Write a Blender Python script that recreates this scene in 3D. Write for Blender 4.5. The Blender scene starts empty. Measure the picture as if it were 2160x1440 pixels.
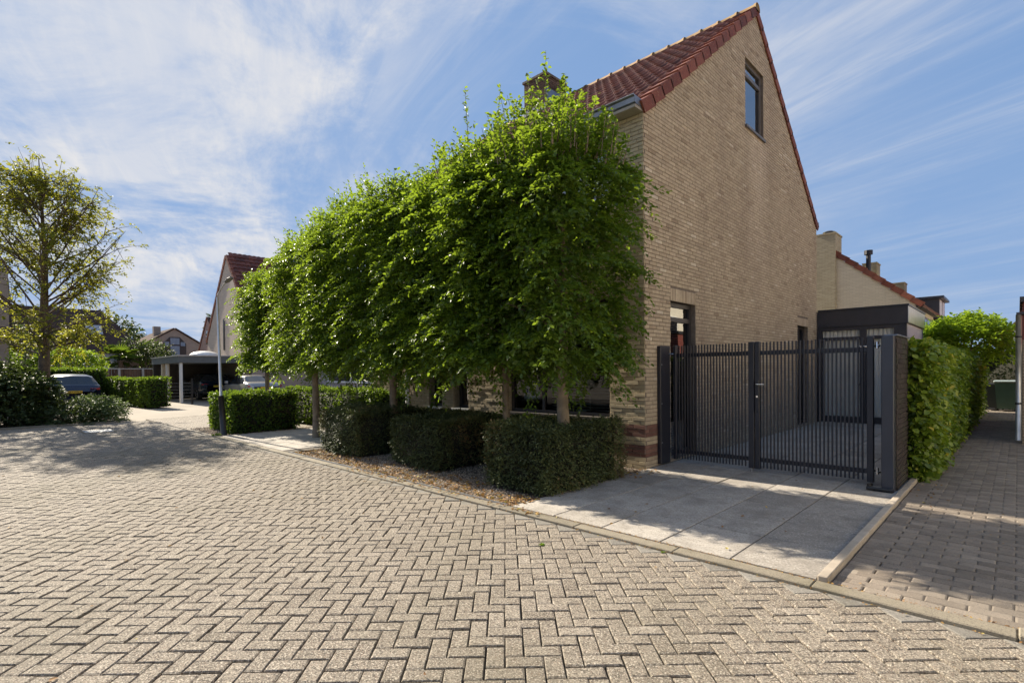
import bpy, math, random
import numpy as np
from mathutils import Vector, Matrix
random.seed(11)
rng = np.random.default_rng(11)
S = bpy.context.scene
COL = S.collection
PI = math.pi
R_ = math.radians
# World frame: origin at the near corner of the brick house, x to the right along its street
# front, y into the plot along its gable, z up, metres.

# ------------------------------------------------------------------ camera, sky, sun, exposure
CAM = np.array([3.997, -6.952, 1.46])
CR = np.array([0.71619, 0.69784, -0.00987]); CU = np.array([-0.00154, 0.01572, 0.99988]); CF = np.array([-0.69790, 0.71609, -0.01233])
cd = bpy.data.cameras.new('camera'); cam = bpy.data.objects.new('camera', cd); COL.objects.link(cam)
cam.matrix_world = Matrix(((CR[0], CU[0], -CF[0], CAM[0]), (CR[1], CU[1], -CF[1], CAM[1]), (CR[2], CU[2], -CF[2], CAM[2]), (0, 0, 0, 1)))
cd.sensor_width = 36.0; cd.lens = 36.0 * 1095.1 / 2160.0; cd.shift_y = 77.9 / 2160.0
cd.clip_start = 0.05; cd.clip_end = 3000.0
S.camera = cam

SUN_EL = R_(32.0); SUN_AZ = R_(2.6)          # sun stands along -x, a touch in front of the street facade
sun_vec = Vector((-math.cos(SUN_EL) * math.cos(SUN_AZ), -math.cos(SUN_EL) * math.sin(SUN_AZ), math.sin(SUN_EL)))
W = bpy.data.worlds.new('World'); S.world = W; W.use_nodes = True
nt = W.node_tree; nt.nodes.clear()
def WN(t, **k):
    n = nt.nodes.new(t)
    for a, b in k.items(): setattr(n, a, b)
    return n
def wmath(op, a, b=None, c=None):
    n = WN('ShaderNodeMath', operation=op)
    for i, v in enumerate((a, b, c)):
        if v is None: continue
        if isinstance(v, (int, float)): n.inputs[i].default_value = v
        else: nt.links.new(v, n.inputs[i])
    return n.outputs[0]
sky = WN('ShaderNodeTexSky', sky_type='NISHITA'); sky.sun_disc = False
sky.sun_elevation = SUN_EL; sky.sun_rotation = math.atan2(sun_vec.x, sun_vec.y)
sky.air_density = 1.0; sky.dust_density = 0.4; sky.ozone_density = 2.0
tc = WN('ShaderNodeTexCoord'); sp = WN('ShaderNodeSeparateXYZ'); nt.links.new(tc.outputs['Generated'], sp.inputs[0])
zz = wmath('ADD', wmath('MAXIMUM', sp.outputs[2], 0.0), 0.10)
ua = wmath('DIVIDE', wmath('ADD', wmath('MULTIPLY', sp.outputs[0], -0.952), wmath('MULTIPLY', sp.outputs[1], 0.306)), zz)
va = wmath('DIVIDE', wmath('ADD', wmath('MULTIPLY', sp.outputs[0], 0.306), wmath('MULTIPLY', sp.outputs[1], 0.952)), zz)
def wnoise(su, sv, off, scale, detail, rough, dist):
    cb = WN('ShaderNodeCombineXYZ')
    nt.links.new(wmath('MULTIPLY', ua, su), cb.inputs[0]); nt.links.new(wmath('MULTIPLY', va, sv), cb.inputs[1]); cb.inputs[2].default_value = off
    n = WN('ShaderNodeTexNoise'); n.inputs['Scale'].default_value = scale; n.inputs['Detail'].default_value = detail
    n.inputs['Roughness'].default_value = rough; n.inputs['Distortion'].default_value = dist
    nt.links.new(cb.outputs[0], n.inputs['Vector']); return n.outputs['Fac']
def wramp(v, a, b):
    m = WN('ShaderNodeMapRange'); m.interpolation_type = 'SMOOTHSTEP'
    m.inputs['From Min'].default_value = a; m.inputs['From Max'].default_value = b
    nt.links.new(v, m.inputs['Value']); return m.outputs[0]
wv = wnoise(0.30, 0.30, 21.0, 1.3, 2, 0.5, 0.0)                     # slow waver so that the streaks are not ruled lines
va2 = wmath('ADD', va, wmath('MULTIPLY', wv, 0.55))
def wnoise2(su, sv, off, scale, detail, rough, dist):
    cb = WN('ShaderNodeCombineXYZ')
    nt.links.new(wmath('MULTIPLY', ua, su), cb.inputs[0]); nt.links.new(wmath('MULTIPLY', va2, sv), cb.inputs[1]); cb.inputs[2].default_value = off
    n = WN('ShaderNodeTexNoise'); n.inputs['Scale'].default_value = scale; n.inputs['Detail'].default_value = detail
    n.inputs['Roughness'].default_value = rough; n.inputs['Distortion'].default_value = dist
    nt.links.new(cb.outputs[0], n.inputs['Vector']); return n.outputs['Fac']
streak = wramp(wnoise2(0.20, 1.1, 3.1, 1.7, 9, 0.62, 0.35), 0.40, 0.74)
fibre = wramp(wnoise2(0.6, 3.2, 1.7, 2.6, 8, 0.62, 0.9), 0.28, 0.74)
veil = wramp(wnoise(0.95, 1.15, 15.8, 1.0, 12, 0.66, 0.45), 0.38, 0.62)
patch = wramp(wnoise(0.22, 0.22, 5.3, 1.0, 4, 0.5, 0.2), 0.36, 0.60)
# thin cirrus scatters sunlight forward: it is whiter towards the sun
dsun = wmath('ADD', wmath('ADD', wmath('MULTIPLY', sp.outputs[0], sun_vec.x), wmath('MULTIPLY', sp.outputs[1], sun_vec.y)), wmath('MULTIPLY', sp.outputs[2], sun_vec.z))
fwd = wramp(dsun, 0.10, 0.95)
d1 = wmath('MULTIPLY', streak, wmath('ADD', wmath('MULTIPLY', fibre, 0.42), 0.08))
d2 = wmath('MULTIPLY', wmath('MULTIPLY', veil, wmath('ADD', wmath('MULTIPLY', fibre, 0.16), 0.66)), wmath('ADD', wmath('MULTIPLY', patch, 0.24), wmath('MULTIPLY', fwd, 0.90)))
low = wmath('ADD', wmath('MULTIPLY', wramp(sp.outputs[2], 0.0, 0.22), 0.65), 0.35)       # cirrus thins out towards the horizon
dens = wmath('MINIMUM', wmath('MULTIPLY', wmath('ADD', d1, d2), low), 0.88)
mx = WN('ShaderNodeMix', data_type='RGBA'); nt.links.new(dens, mx.inputs['Factor'])
skyc = WN('ShaderNodeMix', data_type='RGBA', blend_type='MULTIPLY'); skyc.inputs['Factor'].default_value = 1.0
nt.links.new(sky.outputs[0], skyc.inputs['A']); skyc.inputs['B'].default_value = (0.72, 0.95, 1.34, 1)
# soft shoulder: the glare round the sun is held back over the whole sky alike
va_ = WN('ShaderNodeVectorMath', operation='MULTIPLY_ADD'); nt.links.new(skyc.outputs['Result'], va_.inputs[0]); va_.inputs[1].default_value = (1 / 0.38, 1 / 0.575, 1 / 0.93); va_.inputs[2].default_value = (1, 1, 1)
vd_ = WN('ShaderNodeVectorMath', operation='DIVIDE'); nt.links.new(skyc.outputs['Result'], vd_.inputs[0]); nt.links.new(va_.outputs[0], vd_.inputs[1])
nt.links.new(vd_.outputs[0], mx.inputs['A'])
CLOUD_BASE = 0.98
mx.inputs['B'].default_value = (CLOUD_BASE * 1.02, CLOUD_BASE, CLOUD_BASE * 0.99, 1)
bg = WN('ShaderNodeBackground'); bg.inputs[1].default_value = 0.15
nt.links.new(mx.outputs['Result'], bg.inputs[0])
wo = WN('ShaderNodeOutputWorld'); nt.links.new(bg.outputs[0], wo.inputs[0])
sd = bpy.data.lights.new('sun', 'SUN'); sd.energy = 2.0; sd.angle = R_(0.53); sd.color = (1.0, 0.90, 0.74)
so = bpy.data.objects.new('sun', sd); COL.objects.link(so); so.rotation_euler = (-sun_vec).to_track_quat('-Z', 'Y').to_euler(); so.location = (-40, -5, 30)
S.view_settings.view_transform = 'Standard'; S.view_settings.look = 'None'; S.view_settings.gamma = 1.0
S.view_settings.use_curve_mapping = False
S.view_settings.exposure = 2.5
S.cycles.use_denoising = True
S.cycles.max_bounces = 8; S.cycles.transparent_max_bounces = 12
S.cycles.caustics_reflective = False; S.cycles.caustics_refractive = False

# ------------------------------------------------------------------ helpers
def proj(p):
    q = np.asarray(p, float) - CAM
    z = q @ CF
    return 1080 + 1095.1 * (q @ CR) / z, 797.9 - 1095.1 * (q @ CU) / z, z

def tag(o, label=None, cat=None, group=None, kind=None):
    if label: o['label'] = label
    if cat: o['category'] = cat
    if group: o['group'] = group
    if kind: o['kind'] = kind
    return o

def link(o, parent=None, tone=0.0, keep=True):
    COL.objects.link(o); o.color = (tone, 0, 0, 1)
    if parent is not None:
        o.parent = parent
        if keep:
            l = parent.get('_base')
            if l is not None: o.matrix_parent_inverse = Matrix.Translation(-Vector(l))
    return o

def thing(name, label, cat, loc=(0, 0, 0), group=None, kind=None):
    """an Empty at a thing's base; children are authored in world coordinates"""
    o = bpy.data.objects.new(name, None); o.empty_display_size = 0.2; COL.objects.link(o)
    o.location = loc; BASES[o.name] = tuple(loc)
    return tag(o, label, cat, group, kind)
BASES = {}
def adopt(o, parent):
    o.parent = parent
    if parent.name in BASES: o.matrix_parent_inverse = Matrix.Translation(-Vector(BASES[parent.name]))
    return o

def mesh_np(name, V, F, mats, tone=None, midx=None, smooth=False):
    V = np.ascontiguousarray(V, dtype=np.float32).reshape(-1, 3); F = np.ascontiguousarray(F, dtype=np.int32)
    m = bpy.data.meshes.new(name); k = F.shape[1]; n = len(F)
    m.vertices.add(len(V)); m.vertices.foreach_set('co', V.ravel())
    m.loops.add(n * k); m.loops.foreach_set('vertex_index', F.ravel())
    m.polygons.add(n); m.polygons.foreach_set('loop_start', np.arange(0, n * k, k, dtype=np.int32))
    try: m.polygons.foreach_set('loop_total', np.full(n, k, dtype=np.int32))
    except Exception: pass
    if midx is not None: m.polygons.foreach_set('material_index', np.asarray(midx, dtype=np.int32))
    if smooth: m.polygons.foreach_set('use_smooth', np.ones(n, dtype=bool))
    for x in mats: m.materials.append(x)
    m.update(calc_edges=True); m.validate()
    if tone is not None:
        a = m.attributes.new('tone', 'FLOAT', 'FACE'); a.data.foreach_set('value', np.asarray(tone, dtype=np.float32))
    return m

def obj(name, mesh, parent=None, tone=0.0):
    o = bpy.data.objects.new(name, mesh); COL.objects.link(o); o.color = (tone, 0, 0, 1)
    if parent is not None: adopt(o, parent)
    return o

class MB:
    def __init__(s): s.v = []; s.f = []; s.m = []; s.t = []
    def add(s, vs, fs, m=0, t=0.0):
        b = len(s.v); s.v.extend([tuple(map(float, p)) for p in vs])
        for f in fs: s.f.append([b + i for i in f]); s.m.append(m); s.t.append(t)
        return s
    def box(s, a, b, m=0, t=0.0, M=None):
        (x0, y0, z0), (x1, y1, z1) = a, b
        vs = [(x0, y0, z0), (x1, y0, z0), (x1, y1, z0), (x0, y1, z0), (x0, y0, z1), (x1, y0, z1), (x1, y1, z1), (x0, y1, z1)]
        if M is not None: vs = [M @ Vector(p) for p in vs]
        return s.add(vs, [(3, 2, 1, 0), (4, 5, 6, 7), (0, 1, 5, 4), (1, 2, 6, 5), (2, 3, 7, 6), (3, 0, 4, 7)], m, t)
    def bbox(s, a, b, e=0.01, m=0, t=0.0, M=None):
        """box with bevelled edges"""
        (x0, y0, z0), (x1, y1, z1) = a, b
        e = min(e, (x1 - x0) * .45, (y1 - y0) * .45, (z1 - z0) * .45)
        vs = []; fs = []
        P = {}
        for ax in range(3):
            for sx in (0, 1):
                for sy in (0, 1):
                    for sz in (0, 1):
                        p = [(x0, x1)[sx], (y0, y1)[sy], (z0, z1)[sz]]
                        for k in range(3):
                            if k != ax: p[k] += e * (1 if (sx, sy, sz)[k] == 0 else -1)
                        P[(ax, sx, sy, sz)] = len(vs); vs.append(Vector(p))
        c = [(0, 0), (1, 0), (1, 1), (0, 1)]
        for ax in range(3):
            for sgn in (0, 1):
                q = []
                for (i, j) in c:
                    k = [0, 0, 0]; k[ax] = sgn; k[(ax + 1) % 3] = i; k[(ax + 2) % 3] = j; q.append(P[(ax, *k)])
                fs.append(q if sgn else q[::-1])
        for ax in range(3):          # edges parallel to ax
            o1, o2 = (ax + 1) % 3, (ax + 2) % 3
            for i in (0, 1):
                for j in (0, 1):
                    k0 = [0, 0, 0]; k0[o1] = i; k0[o2] = j; k1 = k0[:]; k1[ax] = 1
                    q = [P[(o1, *k0)], P[(o1, *k1)], P[(o2, *k1)], P[(o2, *k0)]]
                    fs.append(q if i != j else q[::-1])
        for sx in (0, 1):
            for sy in (0, 1):
                for sz in (0, 1):
                    q = [P[(0, sx, sy, sz)], P[(1, sx, sy, sz)], P[(2, sx, sy, sz)]]
                    fs.append(q if (sx + sy + sz) % 2 else q[::-1])
        if M is not None: vs = [M @ p for p in vs]
        return s.add(vs, fs, m, t)
    def tube(s, pts, rad, seg=8, m=0, t=0.0, cap=True):
        pts = [Vector(p) for p in pts]
        if not hasattr(rad, '__len__'): rad = [rad] * len(pts)
        rings = []; up = Vector((0.13, 0.21, 0.97))
        for i, p in enumerate(pts):
            d = (pts[min(i + 1, len(pts) - 1)] - pts[max(i - 1, 0)]).normalized()
            a = d.cross(up)
            if a.length < 1e-3: a = d.cross(Vector((1, 0, 0)))
            a.normalize(); b = a.cross(d).normalized()
            rings.append([p + (a * math.cos(2 * PI * k / seg) + b * math.sin(2 * PI * k / seg)) * rad[i] for k in range(seg)])
        vs = [q for r in rings for q in r]; fs = []
        for i in range(len(pts) - 1):
            for k in range(seg):
                fs.append((i * seg + k, i * seg + (k + 1) % seg, (i + 1) * seg + (k + 1) % seg, (i + 1) * seg + k))
        if cap: fs.append(tuple(range(seg))); fs.append(tuple((len(pts) - 1) * seg + k for k in range(seg))[::-1])
        return s.add(vs, fs, m, t)
    def mesh(s, name, mats, smooth=False):
        m = bpy.data.meshes.new(name); m.from_pydata(s.v, [], s.f)
        for x in mats: m.materials.append(x)
        m.polygons.foreach_set('material_index', s.m)
        if smooth: m.polygons.foreach_set('use_smooth', [True] * len(s.f))
        a = m.attributes.new('tone', 'FLOAT', 'FACE'); a.data.foreach_set('value', np.asarray(s.t, dtype=np.float32))
        m.update(); return m
    def build(s, name, mats, parent=None, smooth=False):
        if not isinstance(mats, (list, tuple)): mats = [mats]
        return obj(name, s.mesh(name, mats, smooth), parent)

def box_obj(name, a, b, mat, parent=None, e=0.0):
    mb = MB()
    if e: mb.bbox(a, b, e)
    else: mb.box(a, b)
    return mb.build(name, mat, parent)

# ------------------------------------------------------------------ materials
def node_mat(name):
    m = bpy.data.materials.new(name); m.use_nodes = True; t = m.node_tree
    return m, t, t.nodes['Principled BSDF'], t.nodes['Material Output']
def C4(c): return (c[0], c[1], c[2], 1.0)
def tone_socket(t):
    a = t.nodes.new('ShaderNodeAttribute'); a.attribute_name = 'tone'
    oi = t.nodes.new('ShaderNodeObjectInfo'); s = t.nodes.new('ShaderNodeSeparateColor'); t.links.new(oi.outputs['Color'], s.inputs[0])
    n = t.nodes.new('ShaderNodeMath'); n.operation = 'ADD'; t.links.new(a.outputs['Fac'], n.inputs[0]); t.links.new(s.outputs[0], n.inputs[1])
    return n.outputs[0]
def ramp(t, v, stops):
    r = t.nodes.new('ShaderNodeValToRGB'); e = r.color_ramp.elements
    while len(e) < len(stops): e.new(0.5)
    for i, (p, c) in enumerate(stops): e[i].position = p; e[i].color = C4(c)
    t.links.new(v, r.inputs[0]); return r.outputs[0]
def noise(t, scale, detail=3, rough=0.55, vec=None, sc3=None, dist=0.0):
    n = t.nodes.new('ShaderNodeTexNoise'); n.inputs['Scale'].default_value = scale; n.inputs['Detail'].default_value = detail
    n.inputs['Roughness'].default_value = rough; n.inputs['Distortion'].default_value = dist
    if vec is None:
        g = t.nodes.new('ShaderNodeNewGeometry'); vec = g.outputs['Position']
    if sc3:
        mp = t.nodes.new('ShaderNodeMapping'); mp.inputs['Scale'].default_value = sc3; t.links.new(vec, mp.inputs[0]); vec = mp.outputs[0]
    t.links.new(vec, n.inputs['Vector']); return n.outputs['Fac']
def maprange(t, v, a, b, c=0.0, d=1.0):
    m = t.nodes.new('ShaderNodeMapRange'); m.inputs[1].default_value = a; m.inputs[2].default_value = b; m.inputs[3].default_value = c; m.inputs[4].default_value = d
    t.links.new(v, m.inputs[0]); return m.outputs[0]
def mixc(t, f, a, b, mode='MIX'):
    m = t.nodes.new('ShaderNodeMix'); m.data_type = 'RGBA'; m.blend_type = mode
    for s, v in (('Factor', f), ('A', a), ('B', b)):
        if isinstance(v, (int, float)): m.inputs[s].default_value = v
        elif isinstance(v, (tuple, list)): m.inputs[s].default_value = C4(v)
        else: t.links.new(v, m.inputs[s])
    return m.outputs['Result']
def tmath(t, op, a, b=None):
    n = t.nodes.new('ShaderNodeMath'); n.operation = op
    for i, v in enumerate((a, b)):
        if v is None: continue
        if isinstance(v, (int, float)): n.inputs[i].default_value = v
        else: t.links.new(v, n.inputs[i])
    return n.outputs[0]
def bump(t, bs, h, strength, dist=0.01):
    b = t.nodes.new('ShaderNodeBump'); b.inputs['Strength'].default_value = strength; b.inputs['Distance'].default_value = dist
    t.links.new(h, b.inputs['Height']); t.links.new(b.outputs[0], bs.inputs['Normal'])

def mat_plain(name, c, rough=0.6, metal=0.0, var=0.12, scale=6.0, bmp=0.0, bscale=60.0, spec=0.5):
    m, t, bs, out = node_mat(name)
    n = noise(t, scale, 4)
    lo = tuple(max(0, x * (1 - var)) for x in c); hi = tuple(min(1, x * (1 + var)) for x in c)
    t.links.new(ramp(t, n, [(0.3, lo), (0.7, hi)]), bs.inputs['Base Color'])
    bs.inputs['Roughness'].default_value = rough; bs.inputs['Metallic'].default_value = metal; bs.inputs['Specular IOR Level'].default_value = spec
    if bmp: bump(t, bs, noise(t, bscale, 4), bmp, 0.004)
    return m

def mat_pieces(name, stops, rough=0.85, speck=None, speck_scale=160.0, stain=None, stain_scale=1.3, stain_rng=(0.5, 0.75), bmp=0.5, bscale=120.0, bdist=0.004, sc3=None, blotch=0.18, pale=None, streak=None):
    """bricks, pavers, tiles: colour from each piece's own tone, speckle, stains, relief"""
    m, t, bs, out = node_mat(name)
    c = ramp(t, tone_socket(t), stops)
    bl = noise(t, 9.0, 4)
    c = mixc(t, maprange(t, bl, 0.35, 0.7, 0, blotch), c, (0.02, 0.018, 0.015))
    if speck:
        for k, (col, lo, hi, f) in enumerate(speck):
            c = mixc(t, tmath(t, 'MULTIPLY', maprange(t, noise(t, speck_scale * (1 + .37 * k), 2, 0.6), lo, hi), f), c, col)
    if stain:
        c = mixc(t, maprange(t, noise(t, stain_scale, 5, 0.6, sc3=sc3), stain_rng[0], stain_rng[1], 0, stain[1]), c, stain[0])
    if pale:
        c = mixc(t, maprange(t, noise(t, pale[1], 4, 0.6), pale[2], pale[3], 0, pale[4]), c, pale[0])
    if streak:                       # washed-out run-off below a sill: y centre, half width, top, length
        g = t.nodes.new('ShaderNodeNewGeometry'); sx = t.nodes.new('ShaderNodeSeparateXYZ'); t.links.new(g.outputs['Position'], sx.inputs[0])
        wob = tmath(t, 'ADD', sx.outputs[1], maprange(t, noise(t, 1.1, 3), 0, 1, -.35, .35))
        a = maprange(t, tmath(t, 'ABSOLUTE', tmath(t, 'SUBTRACT', wob, streak[0])), streak[1], streak[1] * .25)
        b = tmath(t, 'MULTIPLY', maprange(t, sx.outputs[2], streak[2] - streak[3], streak[2] - .2), maprange(t, sx.outputs[2], streak[2] + .02, streak[2]))
        c = mixc(t, tmath(t, 'MULTIPLY', tmath(t, 'MULTIPLY', a, b), maprange(t, noise(t, 5, 4, sc3=(1, 1, .25)), .3, .7, .2, .75)), c, streak[4])
    t.links.new(c, bs.inputs['Base Color']); bs.inputs['Roughness'].default_value = rough
    bs.inputs['Specular IOR Level'].default_value = 0.3
    bump(t, bs, noise(t, bscale, 5, 0.65), bmp, bdist)
    return m

def mat_leaf(name, stops, trans, tw=0.35, rough=0.42, spec=0.45):
    m, t, bs, out = node_mat(name)
    tn = tone_socket(t)
    c = ramp(t, tn, stops); t.links.new(c, bs.inputs['Base Color'])
    bs.inputs['Roughness'].default_value = rough; bs.inputs['Specular IOR Level'].default_value = spec
    tr = t.nodes.new('ShaderNodeBsdfTranslucent'); t.links.new(mixc(t, 0.75, c, trans), tr.inputs[0])
    mxs = t.nodes.new('ShaderNodeMixShader'); mxs.inputs[0].default_value = tw
    t.links.new(bs.outputs[0], mxs.inputs[1]); t.links.new(tr.outputs[0], mxs.inputs[2]); t.links.new(mxs.outputs[0], out.inputs['Surface'])
    return m

def mat_glass(name, tint=(0.88, 0.93, 0.93), ior=1.55, through=0.95):
    """window pane: see-through, reflecting more at a glance"""
    m, t, bs, out = node_mat(name); t.nodes.remove(bs)
    fr = t.nodes.new('ShaderNodeFresnel'); fr.inputs[0].default_value = ior
    gl = t.nodes.new('ShaderNodeBsdfGlossy'); gl.inputs['Roughness'].default_value = 0.01
    tp = t.nodes.new('ShaderNodeBsdfTransparent'); tp.inputs[0].default_value = C4([x * through for x in tint])
    mx = t.nodes.new('ShaderNodeMixShader'); t.links.new(fr.outputs[0], mx.inputs[0]); t.links.new(tp.outputs[0], mx.inputs[1]); t.links.new(gl.outputs[0], mx.inputs[2])
    t.links.new(mx.outputs[0], out.inputs['Surface']); return m

def mat_farbrick(name, c1, c2, mortar, axis='x', stain=None):
    """walls too far off to tell the bricks apart"""
    m, t, bs, out = node_mat(name)
    g = t.nodes.new('ShaderNodeNewGeometry'); s = t.nodes.new('ShaderNodeSeparateXYZ'); t.links.new(g.outputs['Position'], s.inputs[0])
    cb = t.nodes.new('ShaderNodeCombineXYZ')
    t.links.new(tmath(t, 'ADD', s.outputs[0], s.outputs[1]), cb.inputs[0]); t.links.new(s.outputs[2], cb.inputs[1])
    b = t.nodes.new('ShaderNodeTexBrick'); t.links.new(cb.outputs[0], b.inputs['Vector'])
    b.inputs['Color1'].default_value = C4(c1); b.inputs['Color2'].default_value = C4(c2); b.inputs['Mortar'].default_value = C4(mortar)
    b.inputs['Scale'].default_value = 1.0; b.inputs['Brick Width'].default_value = 0.22; b.inputs['Row Height'].default_value = 0.0605; b.inputs['Mortar Size'].default_value = 0.006
    c = b.outputs['Color']
    if stain: c = mixc(t, maprange(t, noise(t, 0.8, 5, 0.6, sc3=(1, 1, 0.35)), 0.5, 0.75, 0, stain[1]), c, stain[0])
    t.links.new(c, bs.inputs['Base Color']); bs.inputs['Roughness'].default_value = 0.9
    return m

BRICK = mat_pieces('gable brick', [(0.0, (0.36, 0.275, 0.185)), (0.3, (0.475, 0.382, 0.265)), (0.62, (0.53, 0.43, 0.30)), (0.9, (0.58, 0.475, 0.335)), (1.0, (0.65, 0.56, 0.42))],
    speck=[((0.10, 0.06, 0.05), 0.56, 0.72, 0.55), ((0.58, 0.48, 0.34), 0.60, 0.75, 0.45)], stain=((0.29, 0.225, 0.165), 0.5), stain_scale=0.8, sc3=(1, 1, 0.45), stain_rng=(0.48, 0.72), bmp=0.55, bscale=95, bdist=0.006, streak=(4.75, .75, 6.42, 4.2, (0.64, 0.53, 0.40)))
FBRICK = mat_pieces('street front brick', [(0.0, (0.34, 0.27, 0.17)), (0.4, (0.45, 0.37, 0.24)), (0.75, (0.51, 0.42, 0.275)), (1.0, (0.58, 0.49, 0.33))],
    speck=[((0.12, 0.08, 0.05), 0.58, 0.72, 0.5), ((0.6, 0.5, 0.34), 0.6, 0.75, 0.35)], bmp=0.7, bscale=60, bdist=0.007)
REDBRICK = mat_pieces('red brick', [(0, (0.14, 0.07, 0.056)), (0.5, (0.19, 0.095, 0.075)), (1, (0.24, 0.13, 0.10))], bmp=0.5, bscale=90)
DARKBRICK = mat_pieces('dark garden brick', [(0, (0.028, 0.022, 0.021)), (0.5, (0.045, 0.034, 0.032)), (1, (0.065, 0.048, 0.044))], stain=((0.05, 0.07, 0.03), 0.6), stain_scale=3, bmp=0.6, bscale=80)
MORTAR = mat_plain('mortar', (0.175, 0.14, 0.11), 0.95, var=0.25, scale=14, bmp=0.5, bscale=150)
PALEMORTAR = mat_plain('pale mortar', (0.30, 0.25, 0.18), 0.95, var=0.2, scale=14, bmp=0.4, bscale=150)
TILE = mat_pieces('clay roof tile', [(0, (0.085, 0.026, 0.020)), (0.4, (0.15, 0.044, 0.030)), (0.75, (0.20, 0.062, 0.040)), (1, (0.25, 0.09, 0.055))], rough=0.62,
    speck=[((0.30, 0.20, 0.12), 0.62, 0.74, 0.35)], speck_scale=40, stain=((0.10, 0.075, 0.05), 0.45), stain_scale=1.1, bmp=0.3, bscale=60)
VERGE = mat_pieces('clay verge tile', [(0, (0.15, 0.042, 0.026)), (0.5, (0.22, 0.066, 0.040)), (1, (0.29, 0.10, 0.06))], rough=0.7, stain=((0.09, 0.055, 0.04), 0.6), stain_scale=3.5, speck=[((0.34, 0.24, 0.14), 0.6, 0.72, 0.5)], speck_scale=35, bmp=0.4, bscale=70)
RIDGE = mat_pieces('mossy ridge tile', [(0, (0.17, 0.085, 0.04)), (1, (0.26, 0.14, 0.06))], rough=0.8, stain=((0.24, 0.18, 0.06), 0.5), stain_scale=3.0, stain_rng=(0.36, 0.62), bmp=0.5)
PAVER = mat_pieces('herringbone paver', [(0, (0.19, 0.16, 0.125)), (0.35, (0.25, 0.213, 0.168)), (0.7, (0.285, 0.245, 0.194)), (1, (0.34, 0.295, 0.24))],
    speck=[((0.07, 0.058, 0.048), 0.50, 0.60, 0.85), ((0.60, 0.53, 0.43), 0.54, 0.63, 0.85), ((0.30, 0.17, 0.11), 0.58, 0.68, 0.5), ((0.10, 0.085, 0.07), 0.56, 0.64, 0.7)], speck_scale=72, stain=((0.15, 0.13, 0.085), 0.42), stain_scale=0.5, stain_rng=(0.48, 0.70), bmp=1.0, bscale=110, bdist=0.008, blotch=0.16, pale=((0.44, 0.39, 0.32), 5.5, 0.64, 0.74, 0.55))
CUTPAVER = mat_pieces('grey edge paver', [(0, (0.19, 0.175, 0.15)), (1, (0.26, 0.24, 0.21))], speck=[((0.10, 0.09, 0.075), 0.52, 0.64, 0.6), ((0.42, 0.38, 0.33), 0.56, 0.66, 0.5)], speck_scale=75, stain=((0.14, 0.12, 0.07), 0.5), stain_scale=3, bmp=0.8, bscale=120)
ALLEYPAVER = mat_pieces('alley paver', [(0, (0.19, 0.155, 0.12)), (0.5, (0.26, 0.215, 0.17)), (1, (0.34, 0.285, 0.225))],
    speck=[((0.06, 0.05, 0.05), 0.56, 0.68, 0.6), ((0.55, 0.46, 0.38), 0.6, 0.7, 0.5)], speck_scale=120, stain=((0.11, 0.10, 0.085), 0.5), stain_scale=0.7, bmp=0.9, bscale=170, bdist=0.005)
JOINT = mat_plain('joint sand', (0.085, 0.068, 0.05), 0.95, var=0.45, scale=9, bmp=0.6, bscale=120)
SLAB = mat_pieces('concrete slab', [(0, (0.31, 0.275, 0.235)), (0.5, (0.41, 0.37, 0.32)), (1, (0.49, 0.445, 0.39))], speck=[((0.17, 0.15, 0.13), 0.50, 0.64, 0.55), ((0.60, 0.56, 0.50), 0.54, 0.66, 0.5), ((0.20, 0.18, 0.15), 0.58, 0.66, 0.4)], speck_scale=46,
    stain=((0.17, 0.15, 0.125), 0.6), stain_scale=2.6, stain_rng=(0.46, 0.72), bmp=0.6, bscale=110, blotch=0.22)
KERB = mat_pieces('concrete kerb', [(0, (0.22, 0.19, 0.14)), (1, (0.30, 0.26, 0.195))], speck=[((0.10, 0.085, 0.065), 0.52, 0.66, 0.7), ((0.5, 0.44, 0.35), 0.6, 0.7, 0.5)], speck_scale=120, stain=((0.13, 0.115, 0.065), 0.7), stain_scale=2.5, bmp=0.7, bscale=140)
EDGING = mat_pieces('edging stone', [(0, (0.40, 0.34, 0.27)), (1, (0.48, 0.41, 0.33))], stain=((0.25, 0.21, 0.16), 0.4), stain_scale=4, bmp=0.4)
GRAVEL = mat_pieces('gravel', [(0, (0.16, 0.12, 0.09)), (0.4, (0.33, 0.25, 0.18)), (0.75, (0.46, 0.37, 0.28)), (1, (0.62, 0.55, 0.46))], bmp=0.3)
SOIL = mat_plain('soil', (0.11, 0.085, 0.06), 0.95, var=0.4, scale=12, bmp=0.8, bscale=60)
GROUND = mat_plain('ground', (0.29, 0.25, 0.20), 0.95, var=0.15, scale=0.5, bmp=0.4, bscale=40)
ANTH = mat_plain('anthracite coating', (0.022, 0.023, 0.032), 0.38, var=0.1, spec=0.5)
ANTHPOST = mat_plain('anthracite post coating', (0.035, 0.040, 0.055), 0.34, var=0.15, scale=3)
DARKFRAME = mat_plain('dark window frame', (0.034, 0.030, 0.030), 0.4)
FRAMEGREY = mat_plain('grey window frame', (0.13, 0.115, 0.10), 0.45)
FASCIA = mat_plain('anthracite fascia', (0.040, 0.037, 0.042), 0.5, var=0.1)
PALEMETAL = mat_plain('pale brushed metal', (0.55, 0.55, 0.55), 0.35, metal=0.6)
ZINC = mat_plain('zinc', (0.22, 0.23, 0.25), 0.42, metal=0.75, var=0.2, scale=5)
SOFFIT = mat_plain('gutter board', (0.30, 0.27, 0.22), 0.6, var=0.15)
CHROME = mat_plain('chrome', (0.75, 0.75, 0.76), 0.15, metal=1.0, var=0.02)
WHITE = mat_plain('white paint', (0.72, 0.72, 0.70), 0.5, var=0.05)
WHITEWALL = mat_plain('white wall', (0.62, 0.62, 0.63), 0.8, var=0.06)
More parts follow.
